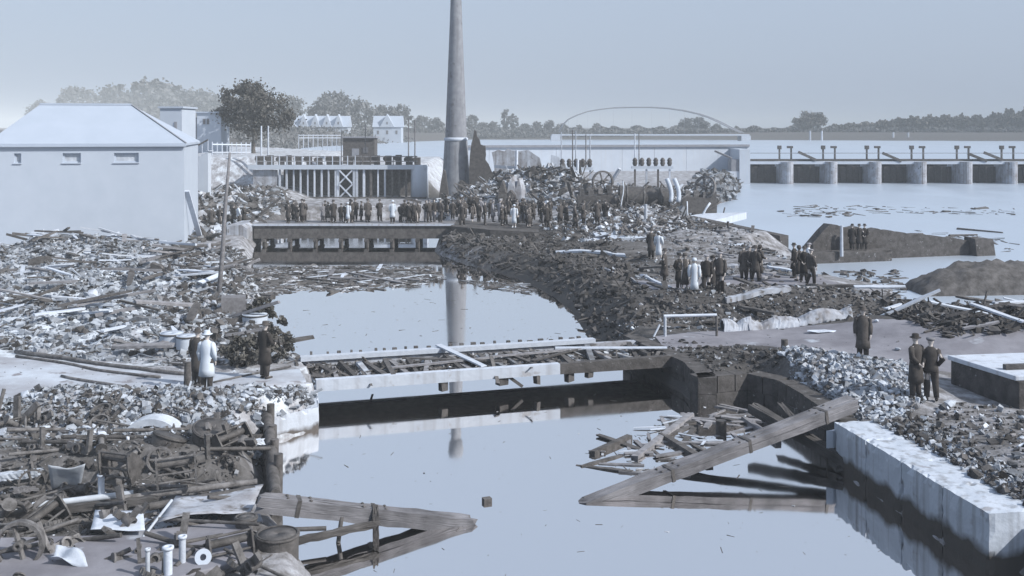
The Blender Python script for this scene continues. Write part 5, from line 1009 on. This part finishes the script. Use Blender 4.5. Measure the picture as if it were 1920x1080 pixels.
person(497, 711, 'man_dark', 35, 'person in a dark coat and hat standing near the left bridge end', pose=4, h=1.03)
person(1618, 680, 'man_dark', 200, 'person in a dark coat standing alone on the right road', pose=0, h=1.02)
person(1717, 748, 'man_dark', 330, 'person in dark clothes nearest the white platform, left of two', pose=2, h=1.05)
person(1745, 752, 'man_short', 20, 'person in a dark jacket and cap nearest the white platform, right of two', pose=1, h=1.04)
person(1302, 558, 'woman_white', 190, 'person in a long white dress in the middle of the right ruins', pose=0)
person(1284, 548, 'woman_dark', 170, 'person in dark clothes at the left shoulder of the white dress', pose=1)
person(1274, 544, 'man_dark', 150, 'person in a dark coat two places left of the white dress', pose=2, h=.97)
person(1325, 552, 'man_short', 200, 'person in a dark jacket at the right shoulder of the white dress', pose=3)
person(1337, 551, 'woman_dark', 180, 'person in a dark dress two places right of the white dress', pose=0)
person(1350, 552, 'man_short', 210, 'person in a dark jacket rightmost in the group with the white dress', pose=4, h=1.02)
person(1235, 489, 'woman_white', 30, 'person in a white dress walking in the back of the right ruins', pose=3, h=.95)
person(1221, 486, 'man_dark', 20, 'person in a dark coat beside the white dress in the back', pose=0)
person(1246, 536, 'man_dark', 100, 'person in a dark coat standing alone left of the white dress group', pose=1, h=1.0)
for i, (px, py, k) in enumerate(((1394, 526, 'man_dark'), (1405, 527, 'man_short'), (1416, 528, 'man_dark'), (1425, 525, 'woman_dark'))):
    person(px, py, k, 30 * i - 20, ('leftmost dark figure of the four standing before the pale slab', 'second dark figure of the four standing before the pale slab', 'third dark figure of the four standing before the pale slab', 'rightmost dark figure of the four standing before the pale slab')[i], 'four people before the pale slab')
for i, (px, py, k) in enumerate(((1489, 522, 'man_dark'), (1498, 527, 'woman_dark'), (1508, 530, 'man_dark'), (1520, 536, 'man_short'), (1516, 520, 'man_shirt'))):
    person(px, py, k, 40 * i - 60, ('leftmost dark figure of the group below the long ruined wall', 'second dark figure of the group below the long ruined wall', 'dark hatted figure in the middle of the group below the long ruined wall', 'rightmost dark figure of the group below the long ruined wall', 'white shirted figure behind the group below the long ruined wall')[i], 'group below the long ruined wall')
for i, (px, py) in enumerate(((1598, 487), (1611, 487), (1621, 487))):
    person(px, py, 'man_dark', 20, ('dark figure right of the white post, leftmost of three', 'dark figure right of the white post, middle of three', 'dark figure right of the white post, rightmost of three')[i], 'people at the long ruined wall', z=-.3, loc=((px - 960) * 71.2 / F, 71.2, -.2))
rs = np.random.RandomState(5)
kinds = ['man_dark'] * 9 + ['man_short'] * 4 + ['woman_dark'] * 4 + ['man_grey'] + ['man_bare'] * 2 + ['man_shirt']
L1 = 'dark onlooker in the crowd on the far footbridge'; L2 = 'dark onlooker in the crowd right of the footbridge below the ruin'
for i, px in enumerate(np.sort(np.r_[rs.normal(560, 26, 8), rs.normal(670, 34, 13), rs.normal(780, 30, 15)])):
    d = 81.6 + rs.uniform(0, 2.3); person(0, 0, kinds[rs.randint(len(kinds) - 1)], rs.choice([0, 180, 150, 30, 200, 90]), L1, 'onlookers on the footbridge', loc=((px + rs.uniform(-5, 5) - 960) * d / F, d, .69), h=rs.uniform(.8, 1.06))
person(0, 0, 'man_white', 180, 'single figure in white clothes in the middle of the footbridge crowd', loc=((736 - 960) * 81.5 / F, 81.5, .69), pose=0)
person(0, 0, 'woman_white', 180, 'smaller white dressed figure left in the footbridge crowd', loc=((652 - 960) * 82 / F, 82, .69), pose=1, h=.9)
for i in range(58):
    px = rs.choice([rs.normal(880, 26), rs.normal(965, 22), rs.normal(1010, 24)]); d = rs.uniform(80, 92); x = (px - 960) * d / F; z = hz(x, d)
    if x < -4.8 and d < 86: z = max(z, .66)
    person(0, 0, kinds[rs.randint(len(kinds) - 1)], rs.choice([0, 180, 150, 30, 200, 90, -40]), L2, 'onlookers below the ruin', loc=(x, d, max(z, .5)), h=rs.uniform(.84, 1.07))
person(0, 0, 'woman_white', 190, 'slim white figure standing in the dark crowd below the ruin', loc=((964 - 960) * 80 / F, 80, max(.5, hz(.16, 80))), pose=0)
for i, (px, py) in enumerate(((396, 430), (412, 428), (438, 424), (447, 425), (458, 424))):
    person(px, py, ['man_dark', 'woman_dark', 'man_dark', 'man_shirt', 'man_dark'][i], 20 * i, ('dark figure by the leaning white plank, left of two', 'dark figure by the leaning white plank, right of two', 'dark figure left of the white shirted one at the footbridge end', 'white shirted figure at the left footbridge end', 'dark figure right of the white shirted one at the footbridge end')[i], 'people at the left end of the footbridge')
for i, (px, py) in enumerate(((1120, 420), (1135, 418), (1062, 425), (1078, 428), (1094, 422))):
    person(px, py, 'man_dark', 30 * i, 'dark figure standing apart on the rubble right of the crowd', 'people right of the crowd')

# ---------------------------------------------------------------- trees
def tree_meshes(seed, H, rx, nclump, nleaf, leaf, mleaf, flat=.75, trunk=.32, bare=0.0, low=.25):
    """tapered trunk with limbs, crown of leaf clumps round the limb ends; crown spans rx sideways"""
    rs = np.random.RandomState(seed); tr = MB(); zc = H * (low + (1 - low) * .5); rz = H * (1 - low) * .5
    top = Vector((rs.uniform(-.3, .3), rs.uniform(-.3, .3), H * .72)); tr.curve([(0, 0, -.8), (0.05, 0, H * .12), (.1, .05, H * .3), top * .75, top], [trunk * 1.5, trunk, trunk * .8, trunk * .5, trunk * .15], 9)
    cl = []
    while len(cl) < nclump:
        p = rs.normal(0, 1, 3); p /= np.linalg.norm(p); r = rs.uniform(.45, 1) ** .6; c = np.array([p[0] * rx * r, p[1] * rx * r, zc + p[2] * rz * r])
        wob_ = 1 + .35 * math.sin(3 * math.atan2(p[1], p[0]) + seed) * .5 + rs.uniform(-.3, .2); c[:2] *= wob_
        if c[2] > H * low * .8: cl.append(c)
    for c in cl[:max(10, nclump // 3)]:
        t = rs.uniform(.28, .7); b = Vector((.1 * t, .05 * t, H * t)); e = Vector(c); m_ = b.lerp(e, .5) + Vector((0, 0, rs.uniform(0, .1) * H)); tr.curve([b, m_, e], [trunk * .32, trunk * .2, trunk * .06], 5)
    C = np.array(cl); n = nclump * nleaf; rr = rx * rs.uniform(.09, .24, nclump); base = np.repeat(C, nleaf, 0) + rs.normal(0, 1, (n, 3)) * np.repeat(rr, nleaf)[:, None] * np.array([.75, .75, .55])
    Q = rotm(rs, n, .9); s = leaf * rs.uniform(.5, 1.3, n); quad = np.array([(-.5, -.3, 0), (.5, -.35, .1), (.45, .3, -.05), (-.4, .35, .08)]); v = np.einsum('nij,kj->nki', Q, quad) * s[:, None, None] + base[:, None, :]
    me = bpy.data.meshes.new('crown'); me.from_pydata(v.reshape(-1, 3).tolist(), [], np.arange(n * 4).reshape(-1, 4).tolist()); me.materials.append(mleaf); me.update(); return tr.mesh('trunk', BARK), me
def tree(tm, loc, s, rz, label, group=None, sx=1.0):
    e = empty('tree', loc, rz); e.scale = (s * sx, s * sx, s); link('trunk', tm[0], e); link('crown', tm[1], e); return tag(e, label, 'tree', group)
big = tree_meshes(2, 12.6, 6.4, 85, 120, .42, LEAF, trunk=.42, low=.24)
q = P(474, 290, 150); b_ = tree(big, (q.x, 150, hz(q.x, 150) - .1), .80, .6, 'big dark spreading tree behind the trestle on the left', sx=.92)
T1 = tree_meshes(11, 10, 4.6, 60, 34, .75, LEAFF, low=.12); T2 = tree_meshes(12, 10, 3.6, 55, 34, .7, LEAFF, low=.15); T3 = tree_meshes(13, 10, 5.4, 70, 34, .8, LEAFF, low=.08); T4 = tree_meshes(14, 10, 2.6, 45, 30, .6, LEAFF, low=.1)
TD = tree_meshes(15, 10, 6.4, 90, 42, .8, LEAF, low=.06)
def ftree(px, pyt, d, tm, label, group=None, sx=1.0, rz=None):
    x = (px - 960) * d / F; g = hz(x, d); top = P(px, pyt, d).z; s = max(.3, (top - g) / 9.6); tree(tm, (x, d, g - .1), s, px * .37 if rz is None else rz, label, group, sx)
for i, (px, py, d, t) in enumerate(((75, 190, 840, T2), (140, 165, 840, T2), (225, 163, 800, T1), (285, 155, 790, T3), (325, 165, 800, T1), (370, 172, 720, T3), (398, 182, 725, T1))):
    ftree(px, py, d, t, ('faint tree above the left end of the white roof', 'faint tree above the middle of the white roof', 'hazy tree above the white roof, left of the tallest', 'tallest hazy tree above the right end of the white roof', 'hazy tree between the white roof and the two tone house', 'hazy tree right above the two tone house', 'hazy tree touching the left side of the big dark tree')[i], 'hazy trees behind the white house', sx=1.15)
for i, (px, py, d, t, sx) in enumerate(((540, 183, 500, T1, 1.0), (605, 186, 440, T1, 1), (628, 176, 450, T3, 1), (672, 190, 470, T1, 1.1), (715, 200, 480, T3, 1.0), (745, 198, 480, T1, 1), (790, 218, 520, T1, 1.2), (818, 222, 520, T3, 1))):
    ftree(px, py, d, t, ('hazy tree right of the big dark tree', 'hazy tree behind the four gables, left one', 'tall round hazy tree behind the four gables', 'hazy tree right of the four gables', 'hazy tree behind the single gabled house, left one', 'hazy tree behind the single gabled house, right one', 'low hazy tree beside the thin poles, left of the chimney', 'low hazy tree touching the chimney on its left')[i], 'hazy trees behind the gabled houses', sx)
xs_ = [(885, 216, T2), (905, 230, T3), (925, 228, T1), (950, 206, T4), (962, 214, T4), (985, 232, T3), (1008, 228, T1), (1030, 226, T1), (1055, 232, T3), (1085, 234, T1), (1118, 231, T1), (1150, 243, T3), (1190, 240, T3), (1240, 243, T3), (1285, 222, T1), (1310, 221, T3), (1345, 232, T1), (1380, 236, T2)]
for i, (px, py, t) in enumerate(xs_):
    lab = {3: 'tall narrow tree standing above the far bank right of the chimney', 14: 'round tree under the right part of the thin arch, left of two', 15: 'round tree under the right part of the thin arch, right of two', 0: 'tree on the far bank closest to the chimney on its right'}.get(i, 'low grey tree along the far bank of the pool')
    ftree(px, py, 540, t, lab, 'trees along the far bank', sx=1.3 if t is T3 else 1.0)
ftree(1517, 211, 520, TD, 'round dark tree standing alone on the far bank', sx=1.15)
ftree(1622, 228, 540, T2, 'small dark tree right of the round tree, left of two', sx=1.2); ftree(1646, 228, 540, T4, 'small dark tree right of the round tree, right of two', sx=1.3)
ftree(1858, 222, 520, T4, 'tree rising a little above the right end of the long wood')
def wood():
    rs = np.random.RandomState(4); V = []; n = 26000; px = rs.uniform(1560, 2080, n); d = rs.uniform(520, 560, n); hh = np.interp(px, [1560, 1640, 1700, 1760, 1850, 1880, 2080], [3, 4.4, 6.6, 7.6, 7.4, 10, 12]) * (1 + .10 * np.sin(px * .21) + .07 * np.sin(px * .53 + 1) + .05 * np.sin(px * 1.3))
    x = (px - 960) * d / F; g = height(x, d); z = g + hh * rs.uniform(0, 1, n) ** .7; Q = rotm(rs, n, .9); quad = np.array([(-.5, -.3, 0), (.5, -.35, .1), (.45, .3, -.05), (-.4, .35, .08)]); s = rs.uniform(.6, 1.6, n)
    v = np.einsum('nij,kj->nki', Q, quad) * s[:, None, None] + np.stack([x, d, z], -1)[:, None, :]; me = bpy.data.meshes.new('woodland'); me.from_pydata(v.reshape(-1, 3).tolist(), [], np.arange(n * 4).reshape(-1, 4).tolist()); me.materials.append(LEAF); me.update()
    tag(link('woodland', me), 'long dark wood along the far bank at the right', 'wood', kind='stuff')
    n = 34000; px = rs.uniform(520, 1960, n); d = rs.uniform(506, 532, n); x = (px - 960) * d / F; g = height(x, d); z = g + rs.uniform(0, 3.0, n) * (.6 + .4 * np.sin(px * .13) * np.sin(px * .041)); Q = rotm(rs, n, .9); s = rs.uniform(.5, 1.3, n)
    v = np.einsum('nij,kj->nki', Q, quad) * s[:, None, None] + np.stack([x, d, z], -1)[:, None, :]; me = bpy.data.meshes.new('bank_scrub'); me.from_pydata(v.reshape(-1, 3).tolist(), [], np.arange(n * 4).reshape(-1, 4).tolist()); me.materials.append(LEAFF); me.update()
    tag(link('bank_scrub', me), 'low scrub along the far bank of the pool', 'scrub', kind='stuff')
wood()
def hillside():
    rs = np.random.RandomState(8); n = 12000; px = rs.uniform(430, 850, n); d = rs.uniform(262, 430, n); x = (px - 960) * d / F; g = height(x, d); ok = wob(x, d, .05) > rs.uniform(-.6, .5, n); x, d, g = x[ok], d[ok], g[ok]; n = len(x); z = g + rs.uniform(0, 1.6, n); Q = rotm(rs, n, .9); quad = np.array([(-.5, -.3, 0), (.5, -.35, .1), (.45, .3, -.05), (-.4, .35, .08)]); s = rs.uniform(.4, 1.1, n)
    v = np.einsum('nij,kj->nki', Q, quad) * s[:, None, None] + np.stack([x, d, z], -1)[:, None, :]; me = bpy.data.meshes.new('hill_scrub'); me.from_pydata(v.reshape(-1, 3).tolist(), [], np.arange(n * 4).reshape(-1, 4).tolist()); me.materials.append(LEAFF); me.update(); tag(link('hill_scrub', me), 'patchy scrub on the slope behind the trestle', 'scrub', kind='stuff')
hillside()
def bush(px, py, z, H, r, seed, lab):
    q = G(px, py, z); tm = tree_meshes(seed, H, r, 26, 40, .14, LEAF, trunk=.03, low=.05); e = empty('bush', (q.x, q.y, hz(q.x, q.y))); link('stem', tm[0], e); link('foliage', tm[1], e); tag(e, lab, 'bush')
bush(492, 604, 0, 1.0, .55, 41, 'dark spiky bush at the water edge behind the dark coat'); bush(520, 680, 0, 1.5, .55, 42, 'dark bush beside the person near the left bridge end'); bush(465, 685, 0, .9, .8, 43, 'low dark bush left of the person near the left bridge end')
bush(445, 300, 3, 2.4, 1.2, 44, 'small bush at the left foot of the big dark tree') if False else None

# ---------------------------------------------------------------- wrecked machinery in the left foreground
def gz(px, py, z=-.3, add=0):                 # point on the terrain seen at a pixel
    q = G(px, py, z)
    for _ in range(5): q = G(px, py, hz(q.x, q.y) + add)
    return q
def bank_block():
    m = MB(); m.prism([(-5.35, 22.9, -2.4), (-6.25, 25.3, -2.4), (-9.2, 24.2, -2.4), (-8.4, 21.9, -2.4)], (0, 0, 1.95)); tag(m.build('machine_bed', STAINC, bevel=.04), 'pale stained concrete bed at the water edge behind the rusty drum', 'machine bed')
    m = MB(); m.prism([(-5.6, 22.6, -1.6), (-8.4, 21.7, -1.6), (-11.5, 21.5, -1.6), (-11.5, 19.6, -1.6), (-6.5, 19.4, -1.6), (-5.0, 20.6, -1.6)], (0, 0, 1.3)); tag(m.build('floor_slab', ROADG, bevel=.03), 'broken concrete floor slab in the bottom left corner', 'slab')
bank_block()
def bent_sheet(name, pts, m, lab, bend=.1, seed=0, th=.012):
    rnd = random.Random(seed); a, b, c, d = [Vector(p) for p in pts]; n = 10; v = []
    for i in range(n + 1):
        for j in range(n + 1):
            s, t = i / n, j / n; p = a.lerp(b, s).lerp(d.lerp(c, s), t); v.append(p + Vector((0, 0, bend * math.sin(s * 5 + seed) * math.cos(t * 4 + seed) + rnd.uniform(-.008, .008))))
    f = [(i * (n + 1) + j, i * (n + 1) + j + 1, (i + 1) * (n + 1) + j + 1, (i + 1) * (n + 1) + j) for i in range(n) for j in range(n)]
    o = link(name, MB().add(v, f, 0, True).mesh(name, m)); s = o.modifiers.new('thick', 'SOLIDIFY'); s.thickness = th; return tag(o, lab, 'metal sheet')
U = Vector((0, 0, 1))
bent_sheet('metal_sheet', [gz(170, 1022) + U * .3, gz(272, 1022) + U * .3, gz(268, 985) + U * .32, gz(178, 985) + U * .31], PTIMB, 'bright white sheet lying flat in the bottom left corner', .03, 1)
bent_sheet('metal_sheet', [gz(98, 925) + U * .1, gz(150, 920) + U * .1, gz(160, 885) + U * .16, gz(90, 890) + U * .18], STEEL, 'pale tilted sheet left of the black drum heap', .05, 2)
bent_sheet('metal_sheet', [gz(295, 1010) + U * .35, gz(470, 985) + U * .35, gz(495, 935) + U * .3, gz(330, 960) + U * .35], STAINC, 'grey sheet spread on the concrete behind the rusty drum', .06, 3)
bent_sheet('metal_sheet', [gz(95, 1075) + U * .25, gz(165, 1078) + U * .2, gz(150, 1060) + U * .3, gz(105, 1057) + U * .35], PTIMB, 'crumpled white scrap at the bottom edge left of the pipes', .12, 4)
def rod(name, a, b, r, m, lab, cat='pipe', hollow=0): return tag(MB().tube(a, b, r, n=12, hollow=hollow).build(name, m), lab, cat)
def pt(px, py, h): return gz(px, py + 0) + U * h
rod('long_pipe', P(60, 948, 23.2), P(250, 925, 23.9), .07, STEEL, 'long pale pipe lying behind the bright sheet, left half')
rod('long_pipe', P(225, 935, 23.6), P(482, 903, 24.6), .07, RUST, 'long rusty pipe continuing to the water edge')
rod('long_pipe', P(280, 950, 23.3), P(478, 918, 24.3), .09, DARK, 'thick black pipe just below the long rusty pipe')
rod('long_pipe', P(20, 870, 26), P(220, 838, 27), .05, STEEL, 'thin pale pipe in the upper left wreckage')
rod('iron_rod', P(322, 938, 22.8), P(268, 1008, 21.6), .03, STEEL, 'thin bright rod leaning down across the grey sheet', 'rod')
rod('iron_rod', P(296, 973, 22.2), P(486, 983, 21.9), .035, RUST, 'thin dark rod lying level across the grey sheet', 'rod')
rod('iron_rod', P(382, 860, 26.0), P(360, 915, 25.4), .025, STEEL, 'thin rod leaning before the black drum heap', 'rod')
rod('iron_rod', P(70, 870, 25.5), P(140, 925, 24.2), .03, DARK, 'dark rod crossing the pale tilted sheet', 'rod')
for i, (px, yt, r, m) in enumerate(((190, 912, .07, PTIMB), (315, 1058, .08, PTIMB), (342, 1036, .065, PTIMB), (277, 1062, .04, STEEL))):
    q = gz(px, yt + 32); e = empty('pipe_stub', (q.x, q.y, q.z)); MB().tube((0, 0, -.2), (0, 0, .62), r, n=14).build('pipe', m, e); MB().lathe((0, 0, .60), [(r * 1.35, 0), (r * 1.35, .05), (r * .7, .05), (r * .7, 0)], 14, closed=True).build('flange', m, e)
    tag(e, ('white pipe stub standing behind the bright sheet', 'thick white pipe stub standing at the bottom edge, left one', 'tall white pipe stub standing at the bottom edge, right one', 'thin pale pipe stub at the bottom edge')[i], 'pipe')
def ring(px, py, d, r, r2, th, ax, m, lab): tag(MB().lathe(P(px, py, d), [(r, -th / 2), (r, th / 2), (r2, th / 2), (r2, -th / 2)], 26, axis=Vector(ax), closed=True, smooth=False).build('iron_ring', m), lab, 'ring')
ring(381, 1045, 20.3, .155, .06, .06, (.2, -1, .5), CONCW, 'white flange ring tilted up near the bottom edge')
ring(105, 852, 26.2, .2, .13, .05, (.1, -.7, 1), STEEL, 'pale ring lying in the upper left wreckage')
ring(348, 577, 50, .34, .22, .25, (.1, -1, .1), CONCW, 'white ring standing upright in the left rubble field')
ring(152, 832, 27.0, .3, .12, .08, (.1, -.6, 1), STEEL, 'large pale flange lying above the pale tilted sheet')
ring(240, 822, 27.3, .26, .2, .05, (0, -.5, 1), STEEL, 'thin pale hoop below the curved hood')
spoked_wheel('pulley_wheel', P(36, 1022, 20.5), .46, .22, 'big pulley wheel standing at the bottom left edge', RUST, 4, (.15, -1, .1))
spoked_wheel('pulley_wheel', P(300, 862, 25.2), .30, .14, 'grey round pulley in the black heap', RUST, 5, (.1, -1, .15))
spoked_wheel('gear_wheel', P(425, 872, 25.4), .24, .1, 'small gear wheel at the right of the black heap', DARK, 4, (-.3, -1, .1), tooth=22)
spoked_wheel('gear_wheel', P(215, 815, 28.2), .34, .12, 'gear wheel half buried above the black heap', RUST, 5, (.3, -1, .3), tooth=26)
spoked_wheel('gear_wheel', P(60, 905, 24.5), .3, .12, 'gear wheel at the left edge under the pale tilted sheet', DARK, 5, (.5, -1, .3), tooth=24)
def hood():
    c = P(282, 818, 27.5); m = MB(); n = 16; vs = []
    for s in (0, 1):
        for i in range(n + 1):
            t = math.pi * (.03 + .94 * i / n)
            for r in (.72, .50): vs.append(c + Vector((r * math.cos(t) * 1.05, s * .55, r * math.sin(t) * .78 - .12)))
    k = (n + 1) * 2; fs = []
    for i in range(n):
        a = 2 * i; fs += [(a, a + 2, a + 3, a + 1), (k + a, k + a + 1, k + a + 3, k + a + 2), (a, k + a, k + a + 2, a + 2), (a + 1, a + 3, k + a + 3, k + a + 1)]
    fs += [(0, 1, k + 1, k), (2 * n, k + 2 * n, k + 2 * n + 1, 2 * n + 1)]; m.add(vs, fs, 0, False); tag(m.build('arched_hood', STEEL), 'large pale arched hood standing in the rubble below the road', 'hood')
hood()
def drum(c, r, h, lab, m=RUST, tilt=(0, 0)):
    e = empty('rusty_drum', c); e.rotation_euler = (tilt[0], tilt[1], 0); MB().tube((0, 0, 0), (0, 0, h), r, n=24, hollow=.03).build('shell', m, e); MB().lathe((0, 0, h * .97), [(r - .02, 0), (r - .02, .02), (.01, .02), (.01, 0)], 24, closed=True).build('plate', m, e)
    for z in (.04, h * .5, h - .04): MB().lathe((0, 0, z), [(r + .025, -.025), (r + .025, .025), (r - .01, .025), (r - .01, -.025)], 24, closed=True).build('hoop', DARK, e)
    for k in range(10): t = k * .628; MB().lathe((r * math.cos(t), r * math.sin(t), h * .27), [(.03, -.02), (.03, .02), (.01, .03)], 6, axis=(math.cos(t), math.sin(t), 0)).build('rivet', DARK, e)
    tag(e, lab, 'drum')
drum((-4.75, 21.55, -1.5), .42, 1.3, 'black rusty drum standing at the water edge, bottom left', DARK); drum((-7.6, 26.6, -.15), .45, .75, 'black drum leaning in the heap by the water', DARK, (.25, .2)); drum((-5.55, 22.2, -1.3), .22, 1.2, 'narrow rusty drum behind the bigger one at the water edge', RUST)
drum((-8.6, 26.0, -.2), .4, .7, 'black drum second from the water in the heap', DARK, (-.2, .3)); drum(P(322, 652, 38.6) - U * .4, .42, .95, 'white drum standing in the left rubble, left of two', CONCW); drum(P(350, 660, 38.2) - U * .4, .36, 1.0, 'white drum standing in the left rubble, right of two', CONCW)
drum(P(478, 612, 43) - U * .2, .5, .7, 'white broken drum behind the person near the left bridge end', CONCW)
tag(MB().box(gz(438, 590) + U * .35, (1.0, .8, .85), .25).build('crate', TIMB), 'grey crate at the foot of the leaning pole', 'crate')
def loom(px, py, rz, lab, m=RUST):
    q = gz(px, py); e = empty('loom_frame', q, rz); e.rotation_euler = (random.uniform(-.5, .5), random.uniform(-.5, .5), rz); e.scale = (.75, .75, .75)
    for s in (-.55, .55):
        MB().prism([(s, -.35, -.1), (s, .35, -.1), (s, .3, .45), (s, .12, .75), (s, -.12, .75), (s, -.3, .35)], (.05, 0, 0)).build('side_frame', m, e)
    for y, z in ((-.3, .1), (.28, .42), (0, .72), (-.2, .32)): MB().tube((-.6, y, z), (.62, y, z), .035, n=8).build('shaft', m, e)
    MB().tube((-.5, .05, .5), (.5, .05, .5), .11, n=12).build('roller', DARK, e); tag(e, lab, 'machine')
loom(330, 895, .3, 'burnt loom frame in the middle of the black heap'); loom(230, 885, -.4, 'burnt loom frame left in the black heap', DARK); loom(440, 845, .8, 'burnt loom frame close to the concrete block', DARK);  loom(430, 1050, .5, 'burnt loom frame beside the rusty drum at the bottom', DARK)
loom(90, 990, .9, 'burnt loom frame beside the big pulley wheel', RUST)
def timber2(a, b, da, db, w_, m, lab): timber('wreck_beam', P(a[0], a[1], da), P(b[0], b[1], db), w_, w_ * .8, m, lab)
timber2((20, 965), (300, 935), 23, 23.6, .18, CHAR, 'charred beam lying along the left edge of the concrete floor'); timber2((20, 805), (230, 812), 27.6, 27.5, .12, TIMB, 'thin beam lying at the foot of the left rubble slope'); timber2((250, 828), (490, 822), 27, 27.6, .22, CHAR, 'charred beam lying above the black heap'); timber2((408, 835), (495, 828), 26.6, 26.9, .16, STEEL, 'short bright beam end beside the concrete block')
timber2((492, 770), (488, 832), 30.4, 29.6, .16, CHAR, 'black post against the left side of the white abutment block'); timber2((455, 765), (490, 800), 30.5, 30.2, .22, CHAR, 'black slanting plank left of the white abutment block'); timber2((60, 915), (20, 920), 24.5, 24.2, .15, TIMB, 'short grey beam at the left picture edge'); timber2((0, 895), (80, 885), 25, 25, .2, STEEL, 'short pale beam at the left edge of the wreckage')
# small machine parts, copied
GB = [spoked_wheel('gear_wheel', (0, 0, 0), .17, .07, 'small gear wheel lying in the left foreground wreckage', RUST, 4, (0, 0, 1), tooth=16, group='small gears in the wreckage'), ]
def pulley_proto():
    e = empty('bobbin'); MB().tube((-.2, 0, 0), (.2, 0, 0), .06, n=10).build('barrel', RUST, e)
    for s in (-.2, .2): MB().tube((s - .015, 0, 0), (s + .015, 0, 0), .11, n=14).build('flange', RUST, e)
    return tag(e, 'rusty spool lying in the left foreground wreckage', 'spool', 'spools in the wreckage')
PB = pulley_proto()
def bracket_proto():
    e = empty('iron_bracket'); MB().bar((0, 0, 0), (.5, 0, .05), .06, .12).build('arm', RUST, e); MB().bar((0, 0, 0), (0, .05, .4), .06, .1).build('arm', RUST, e); MB().tube((.25, -.08, .02), (.25, .08, .02), .09, n=12, hollow=.03).build('eye', RUST, e); return tag(e, 'rusty bracket lying in the left foreground wreckage', 'bracket', 'brackets in the wreckage')
KB = bracket_proto()
rs = np.random.RandomState(77)
for proto, n, s0, s1 in ((GB[0], 26, .7, 1.6), (PB, 26, .7, 1.5), (KB, 34, .7, 1.7)):
    p = in_poly(FRONT, n, rs); hh = height(p[:, 0], p[:, 1])
    for i in range(n):
        o = proto if i == 0 else copy_tree(proto); s = rs.uniform(s0, s1); o.location = (p[i, 0], p[i, 1], hh[i] + .14); o.scale = (s, s, s); o.rotation_euler = (rs.uniform(-.9, .9), rs.uniform(-.9, .9), rs.uniform(0, 6.28))
SHAFT = [MB().tube((-.5, 0, 0), (.5, 0, 0), .03, n=8).mesh('shaft', RUST), MB().tube((-.5, 0, 0), (.5, 0, 0), .045, n=10, hollow=.012).mesh('shaft', RUST), MB().tube((-.5, 0, 0), (.5, 0, 0), .05, n=8).mesh('shaft', DARK)]
p = in_poly(FRONT, 70, rs); hh = height(p[:, 0], p[:, 1])
for i in range(70):
    o = link('line_shaft', SHAFT[rs.randint(3)]); s = rs.uniform(.6, 2.2); o.scale = (s, 1, 1); o.location = (p[i, 0], p[i, 1], hh[i] + .16); o.rotation_euler = (0, rs.normal(0, .22), rs.normal(.2, .7)); tag(o, 'loose pipe or shaft lying in the left foreground wreckage', 'pipe', 'loose shafts in the wreckage')
# rubble strewn over the right wall top
tag(piles('wall_top_rubble', [(9.5, 28.0), (10.1, 24.6), (10.5, 21.6), (11.6, 21.6), (10.9, 28.2)], [(520, .04, .2, CH, .5, RUBD), (420, .04, .2, CH, .5, RUBM), (200, .04, .16, CH, .5, RUBP)], 51, wz=.30), kind='stuff')

# ---------------------------------------------------------------- haze over the far bank
hm = bpy.data.materials.new('haze_air'); hm.use_nodes = True; n = hm.node_tree.nodes; n.clear()
pv = n.new('ShaderNodeVolumePrincipled'); pv.inputs['Color'].default_value = (.88, .95, 1.0, 1); pv.inputs['Density'].default_value = 0.0008; pv.inputs['Anisotropy'].default_value = -0.4
out = n.new('ShaderNodeOutputMaterial'); hm.node_tree.links.new(pv.outputs[0], out.inputs['Volume'])
haze = MB().box((0, 1300, 15), (5200, 3600, 36.5)).build('haze', hm); tag(haze, kind='stuff')

# look-alikes of one group are told apart by their order across the view
bpy.context.view_layer.update()
fam = {}
for o in COL.objects:
    if o.parent is None and o.get('group') and o.get('label'): fam.setdefault((o['group'], o['label']), []).append(o)
def across(o):
    tgt = o if o.type == 'MESH' else (o.children[0] if o.children else o)
    c = sum((Vector(b) for b in tgt.bound_box), Vector()) / 8 if tgt.type == 'MESH' else Vector(); p = tgt.matrix_world @ c; return p.x / max(p.y, 1)
def nth(k): return '%d%s' % (k, 'th' if 10 <= k % 100 <= 20 else {1: 'st', 2: 'nd', 3: 'rd'}.get(k % 10, 'th'))
for (g, l), ob in fam.items():
    if 1 < len(ob) <= 75 and len(l.split()) <= 12:
        for k, o in enumerate(sorted(ob, key=across)): o['label'] = l + ', ' + nth(k + 1) + ' from the left'
